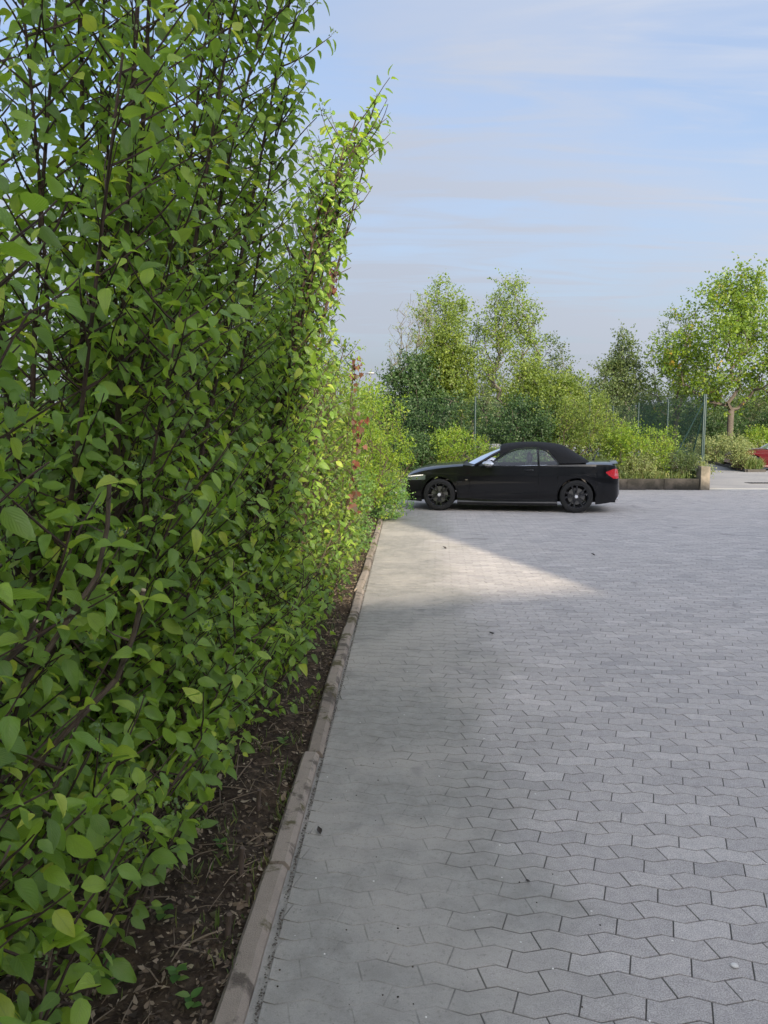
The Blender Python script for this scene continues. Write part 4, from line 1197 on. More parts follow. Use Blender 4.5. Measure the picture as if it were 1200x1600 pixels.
tree_at('verge_shrub', 'weedy bush hiding the nose of the red car', 1147, 694, 30.8, .48, mat_pale, mat_twig, 3600, .06, 132, .15, .03, natt=60, clump=.2, multi=4, taper=.2, crown_lo=.1, lr=.16, group='shrubs on the verge', upd=.9)
tufts('verge_grass', 'long pale grass on the verge below the maple', verge_spots, 9000, .42, mat_grass, 5)
tufts('planter_weeds', 'weeds along the top of the low planter wall', lambda r, n: np.stack([r.uniform(-2, 8, n), YEND + .25 + r.uniform(0, .7, n), np.full(n, .2)], 1), 5000, .3, mat_grass, 6)

# ---------------------------------------------------------------- chain-link fence
mat_fence = simple('green_coated_steel', (0.003, 0.024, 0.020), 0.5, var=.2)
FZ = 0.2; FH = 2.48
def fence(label, pts, braces):
    root = empty('chain_link_fence', (*pts[0], FZ)); tag(root, label, 'fence', 'green chain link fence')
    o = Vector((*pts[0], FZ)); W = [Vector((*p, FZ)) - o for p in pts]
    for w in W:
        mb = MB(); mb.lathe([(.032, -.1), (.032, FH), (.026, FH + .012), (0.001, FH + .02)], tuple(w), n=10); mb.build('post', mat_fence, root, smooth=True)
    for a, b in braces:
        mb = MB(); mb.tube([Vector(a) - o, Vector(b) - o], .022, 8); mb.build('brace', mat_fence, root)
    for i in range(len(W) - 1):
        a, b = W[i], W[i + 1]; d = b - a; Ln = d.length; d.normalize(); nrm = Vector((-d.y, d.x, 0))
        for z in (0.05, FH * .5, FH - .03):
            mb = MB(); mb.tube([a + Vector((0, 0, z)) + nrm * .034, b + Vector((0, 0, z)) + nrm * .034], .0025, 4); mb.build('tension_wire', mat_fence, root)
        mb = MB(); step = .085; H = FH - .08; th = .0018
        k = -int(H / step) - 1
        while k * step < Ln:
            for sg in (1, -1):
                s0 = k * step; z0, z1 = 0.0, H; s1 = s0 + H
                if s0 < 0: z0 = -s0; s0 = 0
                if s1 > Ln: z1 = z1 - (s1 - Ln); s1 = Ln
                if z1 - z0 < .02: continue
                za, zb = (z0, z1) if sg == 1 else (H - z0, H - z1)
                p = a + d * s0 + Vector((0, 0, .05 + za)) + nrm * (.040 + .003 * sg); q = a + d * s1 + Vector((0, 0, .05 + zb)) + nrm * (.040 + .003 * sg)
                mb.tube([p, q], th, 3, caps=False)
            k += 1
        obj('wire_mesh', mb.mesh('wire_mesh', mat_fence), root)['kind'] = 'stuff'
CP = (8.95, 23.6)
fence('green chain link fence crossing behind the planter with a braced corner post', [CP, (5.7, 24.3), (2.22, 25.1), (-1.2, 25.9), (-4.6, 26.7)], [((CP[0] - .03, CP[1], FZ + FH * .9), (CP[0] - 1.02, CP[1] + .25, FZ - .05))])
fence('green chain link fence running away beside the road', [(9.02, 23.66), (9.15, 27.4), (9.2, 31.0), (9.2, 34.8), (9.2, 38.6)], [((9.02, 23.7, FZ + FH * .9), (9.05, 25.0, FZ - .05))])

# street lamp far behind the hedge end
mat_galv = simple('galvanised_steel', (0.32, 0.33, 0.34), 0.4, metal=.7, var=.1)
lr_ = empty('street_lamp', (-1.9, 41, 0)); tag(lr_, 'thin grey street lamp rising far behind the end of the hedge', 'lamp')
mb = MB(); mb.tube([(0, 0, -.1), (0, 0, 2.5), (0, 0, 4.55)], [.06, .05, .035], 10); mb.build('pole', mat_galv, lr_, smooth=True)
mb = MB(); mb.tube([(-.28, 0, 4.56), (-.1, 0, 4.6), (.12, 0, 4.6), (.25, 0, 4.57)], [.03, .06, .06, .02], 8); mb.build('lamp_head', mat_galv, lr_, smooth=True)

# gully cover in the road
mat_iron = simple('cast_iron', (0.05, 0.05, 0.052), 0.6, metal=.3, var=.2)
gd = empty('drain_cover', (10.9, 23.9, -.008)); tag(gd, 'dark iron drain cover set in the pale road before the red car', 'drain')
mb = MB(); mb.box((0, 0, .004), (.8, .5, .012)); mb.build('frame', mat_iron, gd)
for i in range(7):
    mb = MB(); mb.box((-.3 + .1 * i, 0, .013), (.05, .4, .008)); mb.build('bar', mat_iron, gd)

# ================================================================== cars
def pchip(xs, ys):
    xs = np.array(xs, float); ys = np.array(ys, float); h = np.diff(xs); dl = np.diff(ys) / h
    m = np.zeros(len(xs)); m[0] = dl[0]; m[-1] = dl[-1]
    for i in range(1, len(xs) - 1):
        if dl[i - 1] * dl[i] > 0:
            w1 = 2 * h[i] + h[i - 1]; w2 = h[i] + 2 * h[i - 1]; m[i] = (w1 + w2) / (w1 / dl[i - 1] + w2 / dl[i])
    def f(x):
        x = min(max(x, xs[0]), xs[-1]); i = int(min(len(h) - 1, max(0, np.searchsorted(xs, x) - 1))); t = (x - xs[i]) / h[i]
        return float((1 + 2 * t) * (1 - t) ** 2 * ys[i] + t * (1 - t) ** 2 * h[i] * m[i] + t * t * (3 - 2 * t) * ys[i + 1] + t * t * (t - 1) * h[i] * m[i + 1])
    return f

def glass_material(name, tint, refl=1.0):
    m, nt, p, N, L, out = M(name)
    nt.nodes.remove(p)
    tr = N('ShaderNodeBsdfTransparent'); tr.inputs[0].default_value = (*tint, 1)
    gl = N('ShaderNodeBsdfGlossy'); gl.inputs['Roughness'].default_value = 0.02; gl.inputs[0].default_value = (refl, refl, refl, 1)
    fr = N('ShaderNodeFresnel'); fr.inputs['IOR'].default_value = 1.6
    mx = N('ShaderNodeMixShader'); L(fr.outputs[0], mx.inputs[0]); L(tr.outputs[0], mx.inputs[1]); L(gl.outputs[0], mx.inputs[2]); L(mx.outputs[0], out.inputs[0])
    return m
def paint_material(name, col, rough=0.3):
    m, nt, p, N, L, out = M(name)
    setp(p, col=col, rough=rough, coat=0.75, coatr=0.03, spec=0.12)
    p.inputs['Coat IOR'].default_value = 1.5
    n = noise_node(N, L, 90, 3, vec=position(N)); L(maprange(N, L, n, .3, .8, .02, .07), p.inputs['Coat Roughness'])
    return m
mat_black = paint_material('black_car_paint', (0.0045, 0.0048, 0.006))
mat_redpaint = paint_material('red_car_paint', (0.065, 0.002, 0.004))
mat_soft = bark('soft_top_fabric', (0.0075, 0.0075, 0.008), (0.013, 0.013, 0.014), 300)
mat_trim = simple('black_plastic', (0.008, 0.008, 0.009), .5)
mat_gap = simple('dark_cavity', (0.003, 0.003, 0.003), .9)
mat_tyre = simple('tyre_rubber', (0.012, 0.012, 0.012), .85, var=.2)
mat_rim = simple('black_alloy', (0.010, 0.010, 0.012), .22, spec=.6, coat=.6)
mat_disc = simple('brake_disc_steel', (0.20, 0.195, 0.19), .4, metal=.8, var=.15)
mat_silver = simple('silver_mirror_cap', (0.62, 0.62, 0.63), .22, metal=.75)
mat_chrome = simple('chrome', (0.8, 0.8, 0.8), .1, metal=1.0)
mat_lamp = simple('headlamp_lens', (0.10, 0.13, 0.13), .06, metal=.45, spec=.8, coat=1)
mat_tail = simple('tail_lamp_red', (0.55, 0.012, 0.02), .12, spec=.6, coat=1)
mat_glass = glass_material('car_glass', (0.78, 0.85, 0.83))
mat_wind = glass_material('windscreen_glass', (0.5, 0.56, 0.55), 1.0)
mat_seat = simple('seat_leather', (0.02, 0.02, 0.021), .5)
mat_white = simple('badge_white', (0.7, 0.7, 0.72), .3)

def make_car(name, label, loc, heading, paint, roofmat, red=False):
    root = empty(name, loc, heading); tag(root, label, 'car')
    W = pchip([-.76, -.74, -.70, -.62, -.45, -.1, .5, 1.5, 2.7, 3.05, 3.28, 3.42, 3.49, 3.53], [.42, .56, .665, .745, .815, .862, .884, .884, .886, .868, .825, .76, .68, .55])
    T = pchip([.10, .2, .30, .38, .46, .6, .72, .738, .758, .80, .90, 1.0], [.925, .950, .962, .985, .994, 1.0, 1.0, .999, .9955, .993, .985, .95])
    Ze = pchip([-.76, -.72, -.64, -.45, -.15, .3, .6, 1.1, 2.3, 2.9, 3.25, 3.40, 3.46, 3.50, 3.53], [.50, .60, .69, .765, .83, .885, .905, .905, .935, .950, .945, .925, .86, .70, .52])
    Zc = pchip([-.76, -.73, -.68, -.6, -.5, -.235, .177, .444, .6, 2.85, 2.95, 3.22, 3.38, 3.44, 3.47, 3.50, 3.53], [.52, .64, .735, .79, .835, .905, .957, .978, .98, 1.0, 1.008, 1.006, 1.002, .992, .90, .72, .55])
    Zl = pchip([-.76, -.72, -.5, -.3, .4, 2.3, 3.0, 3.2, 3.42, 3.53], [.32, .22, .185, .17, .15, .15, .165, .185, .235, .36])
    XW = (0.0, 2.69); RA = .362; WC = .322
    def zlow(x):
        z = Zl(x)
        for xw in XW:
            d = abs(x - xw)
            if d < RA: z = max(z, WC + math.sqrt(max(0, RA * RA - d * d)))
        return z
    def side(x, z, sg, off=0.0):
        wx = math.exp(-((x - 1.55) / .75) ** 4); zr_ = .31 + .05 * (x - 1.0)
        ridge = max(0.0, 1 - (zr_ - z) / .10) if z < zr_ else max(0.0, 1 - (z - zr_) / .045)
        return (x, sg * (W(x) * T(z) + off + .017 * wx * ridge), z)
    def samples(x0, x1, n=26):
        s = set(np.linspace(x0, x1, n).tolist())
        for xw in XW:
            for sg in (-1, 1):
                for d in (RA, RA - 1e-4, RA - .004, RA - .012, RA - .03, RA - .06):
                    v = xw + sg * d
                    if x0 < v < x1: s.add(v)
        return sorted(s)
    def side_panel(nm, x0, x1, mat, zlo=None, zhi=None, off=0.0, nz=28, parent=None, n=26):
        for sg in (-1, 1):
            P = []
            for x in samples(x0, x1, n):
                a = zlow(x) if zlo is None else max(zlo(x), zlow(x)); b = Ze(x) if zhi is None else min(zhi(x), Ze(x))
                b = max(b, a + .002)
                P.append([side(x, a + (b - a) * k / nz, sg, off) for k in range(nz + 1)])
            mb = MB(); mb.grid(P)
            if sg == 1: mb.F = [f[::-1] for f in mb.F]
            # turned-in edge gives the panel thickness
            o = mb.build(nm, mat, parent or root, smooth=True)
            yield o, sg
    def top_panel(nm, x0, x1, mat, off=0.0, ny=20, n=24, yin=1.0, parent=None):
        P = []
        for x in np.linspace(x0, x1, n):
            ze, zc = Ze(x), Zc(x); ye = W(x) * T(ze) * yin
            row = []
            for k in range(ny + 1):
                u = -1 + 2 * k / ny; au = abs(u)
                row.append((x, ye * u, ze + (zc - ze) * (1 - au ** 2.4) ** .75 + off))
            P.append(row)
        mb = MB(); mb.grid(P); return mb.build(nm, mat, parent or root, smooth=True)
    L_ = list
    doors = []
    L_(side_panel('front_bumper_side', -.76, -.375, paint)); top_panel('front_bumper_top', -.76, -.652, paint, n=10)
    L_(side_panel('front_fender', -.366, .608, paint, n=34))
    doors = L_(side_panel('door', .618, 1.950, paint, zlo=lambda x: .272))
    L_(side_panel('rear_quarter', 1.960, 3.20, paint, n=40))
    L_(side_panel('rear_bumper_side', 3.205, 3.53, paint))
    for sg in (-1, 1):
        P = [[(x, side(x, z, sg, o_)[1], z) for z, o_ in ((.13, -.01), (.145, .020), (.165, .030), (.185, .024), (.215, .006), (.268, .002))] for x in np.linspace(.366, 2.324, 24)]
        mb = MB(); mb.grid(P)
        if sg == 1: mb.F = [f[::-1] for f in mb.F]
        mb.build('side_skirt', paint, root, smooth=True)
    top_panel('hood', -.646, .47, paint)
    top_panel('trunk_lid', 2.86, 3.45, paint)
    top_panel('rear_bumper_top', 3.453, 3.53, paint, n=8)
    # dark inner shell behind the panel gaps
    mb = MB()
    for sg in (-1, 1):
        P = []
        for x in samples(-.74, 3.51, 60):
            a = max(zlow(x), .17) + .004; b = max(Ze(x) - .012, a + .002); P.append([side(x, a + (b - a) * k / 6, sg, -.014) for k in range(7)])
        mb.grid(P)
    mb.build('inner_shell', mat_gap, root)
    mb = MB(); mb.box((1.35, 0, .21), (4.0, 1.0, .05)); mb.box((1.35, 0, .235), (1.95, 1.62, .07)); mb.box((-.55, 0, .35), (.25, 1.3, .3)); mb.box((3.25, 0, .38), (.4, 1.3, .36)); mb.build('underbody', mat_gap, root)
    for (xe, nm) in ((-.76, 'front_face'), (3.53, 'rear_face')):
        pts = [side(xe, Zl(xe) + (Ze(xe) - Zl(xe)) * k / 6, -1) for k in range(7)] + [side(xe, Zl(xe) + (Ze(xe) - Zl(xe)) * k / 6, 1) for k in range(6, -1, -1)]
        if xe > 0: pts = pts[::-1]
        obj(nm, py_mesh(nm, pts, [tuple(range(len(pts)))[::-1]], paint), root)
    if not red:
        for sg in (-1, 1):
            mb = MB(); mb.lathe([(.001, -.012), (.10, -.012), (.115, 0), (.09, .012)], (-.765, sg * .16, .55), 'X', 20); mb.build('grille', mat_trim, root)
    # front splitter / lower intake
    mb = MB(); mb.box((-.60, 0, .20), (.18, 1.30, .05)); mb.build('front_lip', mat_trim, root)
    # lamps
    for o, sg in side_panel('headlight', -.70, -.285, mat_lamp, zlo=lambda x: .60 + .05 * (x + .70) , zhi=lambda x: .675 + .055 * math.sin(min(1, (x + .70) / .30) * 1.45) - .10 * max(0, x + .42), off=.006, nz=6):
        P = []
        for x in np.linspace(-.66, -.33, 10): P.append([side(x, .672 + .035 * (x + .66) / .33, sg, .010), side(x, .684 + .040 * (x + .66) / .33, sg, .010)])
        mb = MB(); mb.grid(P); mb.build('daytime_strip', mat_white, o)
        for xx in (-.58, -.46):
            mb = MB(); c = side(xx, .645, sg, .004); mb.lathe([(.001, sg * .006), (.022, sg * .005), (.026, 0)], c, 'Y', 14); mb.build('lens', mat_chrome, o)
    for o, sg in side_panel('tail_light', 3.235, 3.492, mat_tail, zlo=lambda x: .79 - .115 * min(1, (x - 3.235) / .15), zhi=lambda x: .805 + .06 * min(1, (x - 3.235) / .15), off=.008, nz=8):
        P = [[side(x, .735, sg, .011), side(x, .75, sg, .011)] for x in np.linspace(3.29, 3.485, 8)]
        mb = MB(); mb.grid(P); mb.build('light_band', mat_tail, o)
    # wheel liners and wheels
    for wi, xw in enumerate(XW):
        for sg in (-1, 1):
            mb = MB(); P = []
            for k in range(25):
                a = math.pi * k / 24 * 1.12 - .06 * math.pi
                P.append([(xw + RA * .995 * math.cos(a), sg * y, WC + RA * .995 * math.sin(a)) for y in (.882, .52)])
            mb.grid(P); mb.build('wheel_liner', mat_gap, root)
            w = empty('wheel', (0, 0, 0)); w.parent = root; w.location = (xw, sg * .765, WC); w.rotation_euler = (0, .35 + .4 * wi, 0)
            h = .1125 * sg
            mb = MB(); mb.lathe([(.232, -h), (.265, -h * 1.04), (.305, -h * 1.0), (.320, -h * .82), (.3235, -h * .4), (.3235, h * .4), (.320, h * .82), (.305, h * 1.0), (.265, h * 1.04), (.232, h)], (0, 0, 0), 'Y', 48); mb.build('tyre', mat_tyre, w, smooth=True)
            mb = MB(); mb.lathe([(.226, -h), (.215, -h * .9), (.205, h * .55), (.222, h * .86), (.236, h * .94), (.236, h * 1.0), (.228, h * .99)], (0, 0, 0), 'Y', 48); mb.build('rim', mat_rim, w, smooth=True)
            mb = MB(); mb.lathe([(.06, h * .05), (.165, h * .05), (.165, h * .2), (.06, h * .2)], (0, 0, 0), 'Y', 32, True); mb.build('brake_disc', mat_disc, w)
            mb = MB(); mb.lathe([(.001, h * .15), (.20, h * .0)], (0, 0, 0), 'Y', 24); mb.build('wheel_back', mat_gap, w)
            for k in range(5):
                for e in (-1, 1):
                    a0 = 2 * math.pi * k / 5 + e * .18; a1 = 2 * math.pi * k / 5 + e * .235
                    mb = MB()
                    V = []
                    for (r_, a, wd, yy) in ((.045, a0, .020, .80), (.13, (a0 + a1) / 2, .0165, .76), (.224, a1, .021, .88)):
                        c, s_ = math.cos(a), math.sin(a)
                        for (du, dy) in ((-wd, 0), (wd, 0), (wd * .7, 1), (-wd * .7, 1)):
                            V.append((r_ * c - du * s_, h * (yy - .22 + .22 * dy), r_ * s_ + du * c))
                    mb.add(V, [(0, 1, 5, 4), (1, 2, 6, 5), (2, 3, 7, 6), (3, 0, 4, 7), (4, 5, 9, 8), (5, 6, 10, 9), (6, 7, 11, 10), (7, 4, 8, 11)])
                    mb.build('spoke', mat_rim, w)
            mb = MB(); mb.lathe([(.062, h * .5), (.060, h * .78), (.036, h * .84), (.034, h * .80)], (0, 0, 0), 'Y', 24); mb.build('hub', mat_rim, w, smooth=True)
            mb = MB(); mb.lathe([(.001, h * .845), (.031, h * .84), (.033, h * .78)], (0, 0, 0), 'Y', 20); mb.build('hub_cap', mat_white, w)
    # greenhouse
    yg = lambda z: .800 - .62 * (z - .93)
    if red:
        top = pchip([.98, 1.15, 1.35, 1.7, 2.3, 2.7, 2.95], [.93, 1.09, 1.25, 1.36, 1.37, 1.27, 1.0])
        rail = [(1.18, 1.31), (1.3, 1.345), (1.6, 1.395), (2.3, 1.40), (2.75, 1.33), (3.02, 1.02), (3.2, .985)]
        rc = [(1.10, 1.33), (1.3, 1.41), (1.8, 1.47), (2.4, 1.46), (2.9, 1.36), (3.12, 1.12), (3.2, 1.03)]
        gx0, gx1, split = .98, 2.93, 1.95; head = (1.12, 1.33)
    else:
        top = pchip([.98, 1.12, 1.28, 1.41, 1.58, 1.80, 1.95, 2.08, 2.235, 2.34], [.915, 1.01, 1.115, 1.185, 1.230, 1.244, 1.240, 1.205, 1.085, .945])
        rail = [(1.19, 1.105), (1.30, 1.165), (1.42, 1.215), (1.58, 1.252), (1.80, 1.268), (1.96, 1.262), (2.10, 1.225), (2.25, 1.105), (2.36, .962), (2.6, .965), (2.80, .972), (2.93, .985)]
        rc = [(1.19, 1.298), (1.25, 1.335), (1.4, 1.352), (1.6, 1.372), (1.85, 1.378), (2.15, 1.36), (2.42, 1.318), (2.55, 1.25), (2.75, 1.13), (2.90, 1.035), (2.93, 1.01)]
        gx0, gx1, split = .98, 2.337, 1.945; head = (1.19, 1.298)
    fr_, fc = pchip(*zip(*rail)), pchip(*zip(*rc))
    P = []
    xa, xb = rail[0][0], rail[-1][0]
    for x in np.linspace(xa, xb, 46):
        zr, zc = fr_(x), fc(x); yr = yg(zr) + .008
        if x > xb - .5: yr = min(yr, .80 - .16 * ((x - xb + .5) / .5) ** 2)
        row = []
        for k in range(25):
            u = -1 + 2 * k / 24
            row.append((x, yr * u * (1 + .04 * (1 - abs(u))), zr + (max(zc, zr + .01) - zr) * (1 - abs(u) ** 3.0) ** .62))
        P.append(row)
    mb = MB(); mb.grid(P); mb.build('roof' if red else 'soft_top', roofmat, root, smooth=True)
    # windscreen, pillars
    P = []
    for k in range(13):
        t = k / 12; row = []
        for j in range(17):
            u = -1 + 2 * j / 16
            xb_ = .50 + .26 * abs(u) ** 2.2; xt_ = head[0] + .03 * abs(u) ** 2.2 + .02
            zb_, zt_ = .955 - .035 * abs(u) ** 2, head[1] - .015 - .10 * abs(u) ** 2.5
            x = xb_ + (xt_ - xb_) * t; z = zb_ + (zt_ - zb_) * t + .02 * math.sin(math.pi * t); y = u * (.735 + (.585 - .735) * t)
            row.append((x, y, z))
        P.append(row)
    mb = MB(); mb.grid(P); ws = mb.build('windscreen', mat_wind, root, smooth=True)
    for sg in (-1, 1):
        mb = MB(); mb.tube([(.70, sg * .765, .905), (.88, sg * .735, 1.01), (1.05, sg * .685, 1.115), (1.22, sg * .628, 1.205)], [.032, .028, .026, .026], 8); mb.build('windscreen_pillar', mat_trim if not red else paint, root, smooth=True)
        mb = MB(); mb.tube([(.52 + .1, sg * .4, .965), (.60, sg * .05, .975)], .008, 5); mb.build('wiper', mat_trim, root)
    mb = MB(); mb.tube([(head[0] + .02, -.60, head[1] - .10), (head[0] + .01, -.4, head[1] - .04), (head[0], 0, head[1]), (head[0] + .01, .4, head[1] - .04), (head[0] + .02, .60, head[1] - .10)], .02, 8); mb.build('windscreen_header', mat_silver if not red else paint, root, smooth=True)
    mb = MB(); mb.grid([[(.45, y, Zc(.45) - .008 - .05 * (y / .75) ** 2), (.72 if abs(y) > .5 else .56, y, .955 - .05 * (y / .75) ** 2)] for y in np.linspace(-.78, .78, 9)]); mb.build('cowl', mat_trim, root)
    for sg in (-1, 1):
        dr = [o for o, s_ in doors if s_ == sg][0]
        for (x0, x1, nm, pr) in ((gx0, split - .012, 'side_window', dr), (split + .012, gx1, 'quarter_window', root)):
            P = []
            for x in np.linspace(x0, x1, 24):
                zb_ = .895 + (.05 if x > 2 else 0) * (x - 2) / .34; zt_ = max(top(x), zb_ + .004)
                P.append([(x, sg * yg(zb_ + (zt_ - zb_) * k / 8), zb_ + (zt_ - zb_) * k / 8) for k in range(9)])
            mb = MB(); mb.grid(P); mb.build(nm, mat_glass, pr, smooth=True)
        mb = MB(); mb.tube([(split + .03, sg * (yg(.90) + .004), .90), (split + .0, sg * (yg(top(split)) + .004), top(split))], .014, 6); mb.build('window_divider', mat_trim, root)
        # belt trim and rail seal
        mb = MB(); mb.tube([(x, sg * (yg(.90 + .03 * max(0, x - 1.9)) + .006), .905 + .08 * max(0, x - 1.9)) for x in np.linspace(.80, gx1 + .02, 14)], .011, 6); mb.build('belt_trim', mat_trim, root)
        mb = MB(); mb.tube([(x, sg * (yg(top(x)) + .004), top(x) + .006) for x in np.linspace(gx0 + .05, gx1, 26)], .011, 6); mb.build('window_seal', mat_trim, root)
        # shoulder deck between side panel and glass
        P = [[side(x, Ze(x), sg), (x, sg * .77, Ze(x) + .004)] for x in np.linspace(.6, 2.9, 20)]
        mb = MB(); mb.grid(P)
        if sg == -1: mb.F = [f[::-1] for f in mb.F]
        mb.build('shoulder', paint, root, smooth=True)
        # mirror
        mb = MB(); P = []
        for k in range(9):
            t = -1 + 2 * k / 8; rr = math.sqrt(max(0, 1 - abs(t) ** 2.6))
            ring = []
            for j in range(17):
                a = 2 * math.pi * j / 16
                ring.append((.985 + .052 * t * 1.0 + .12 * rr * math.cos(a) * .9 * (1.15 if math.cos(a) < 0 else .75), sg * (.955 + .10 * t), .945 + .07 * rr * math.sin(a) * (1 if math.sin(a) > 0 else .72)))
            P.append(ring)
        mb.grid(P); mr_ = mb.build('mirror', mat_silver if not red else paint, dr, smooth=True)
        mb = MB(); mb.box((.985, sg * .86, .885), (.10, .16, .025)); mb.build('mirror_foot', mat_trim, mr_)
        # handle, badge
        xh = 1.765
        c = side(xh, .825, sg, .014)
        mb = MB(); mb.tube([(xh - .10, c[1] - sg * .012, .826), (xh - .075, c[1] + sg * .008, .828), (xh + .07, c[1] + sg * .008, .834), (xh + .095, c[1] - sg * .012, .836)], [.010, .013, .013, .010], 8); hd = mb.build('door_handle', paint, dr, smooth=True)
        mb = MB(); mb.lathe([(.001, sg * .004), (.009, sg * .003)], (xh + .075, c[1] + sg * .012, .835), 'Y', 10); mb.build('lock', mat_chrome, hd)
        if not red:
            mb = MB(); c = side(.545, .63, sg, .006); mb.box(c, (.05, .006, .018)); mb.build('fender_badge', mat_chrome, root)
            mb = MB(); c = side(.40, .585, sg, .004); mb.box(c, (.11, .006, .02)); mb.build('fender_vent', mat_trim, root)
            mb = MB(); mb.lathe([(.036, -.02), (.042, -.02), (.042, .10), (.036, .10)], (3.40, sg * .56, .275), 'X', 18, True); mb.build('exhaust_pipe', mat_chrome, root, smooth=True)
    if not red:
        mb = MB(); mb.tube([(3.06, 0, 1.0), (3.075, 0, 1.03), (3.12, 0, 1.17)], [.03, .012, .003], 8); mb.build('antenna', mat_trim, root, smooth=True)
        P = [[(3.36, y, 1.008 - .05 * abs(y / .7) ** 2.5), (3.47, y, 1.022 - .05 * abs(y / .7) ** 2.5), (3.465, y, 1.006 - .05 * abs(y / .7) ** 2.5)] for y in np.linspace(-.7, .7, 13)]
        mb = MB(); mb.grid(P); mb.build('spoiler_lip', paint, root)
    # cabin
    mb = MB(); mb.box((.82, 0, .83), (.42, 1.40, .16)); mb.build('dashboard', mat_trim, root)
    for sg in (-1, 1):
        for (sx, sc, nm) in ((1.62, 1.0, 'front_seat'), (2.28, .86, 'rear_seat')):
            mb = MB(); P = []
            for k in range(9):
                z = .45 + .50 * k / 8; wd = .235 * sc * (1 - .25 * max(0, k - 5) / 3)
                xx = sx + .16 * k / 8
                ring = []
                for j in range(13):
                    a = 2 * math.pi * j / 12; ca_, sa_ = math.cos(a), math.sin(a)
                    ring.append((xx + .065 * math.copysign(abs(ca_) ** .7, ca_), sg * .36 + wd * math.copysign(abs(sa_) ** .6, sa_), z))
                P.append(ring)
            mb.grid(P); mb.F.append(tuple(range(8 * 13, 8 * 13 + 12))); mb.box((sx - .2, sg * .36, .46), (.5, .48 * sc, .14)); st = mb.build(nm, mat_seat, root, smooth=True)
            mb = MB(); P = []
            for k in range(9):
                t = -1 + 2 * k / 8; rr = (1 - abs(t) ** 3) ** .4
                P.append([(sx + .165 + .055 * rr * math.cos(2 * math.pi * j / 14), sg * .36 + .135 * rr * math.sin(2 * math.pi * j / 14), 1.06 * 1.0 + .095 * t - (.06 if sc < 1 else 0)) for j in range(15)])
            mb.grid(P); mb.box((sx + .165, sg * .36, .965), (.03, .12, .06)); mb.build('headrest', mat_seat, st, smooth=True)
    mb = MB()
    mb.tube([(1.13 + .06 * math.sin(a) * .5, -.36 + .18 * math.cos(a), .90 + .17 * math.sin(a)) for a in np.linspace(0, 2 * math.pi, 25)], .014, 6, caps=False); mb.tube([(.95, -.36, .82), (1.13, -.36, .90)], .03, 8); mb.build('steering_wheel', mat_trim, root)
    return root

# near wheels read from the photograph stand at about (0.65, 15.4) and (3.35, 15.0)
ang = math.atan2(-0.40, 2.70)
cw = Vector((0.66, 15.44, 0)) - Vector((-math.sin(ang) * -.875, math.cos(ang) * -.875, 0))
make_car('convertible_car', 'black convertible with black soft top and black wheels parked across the end of the hedge', (cw.x, cw.y, .002), ang, mat_black, mat_soft)
rc_ = make_car('parked_car', 'dark red car cut off by the right edge of the picture beyond the forecourt', (14.0, 32.1, -.006), R(-8), mat_redpaint, mat_redpaint, True)
rc_.scale = (1, 1, .93)

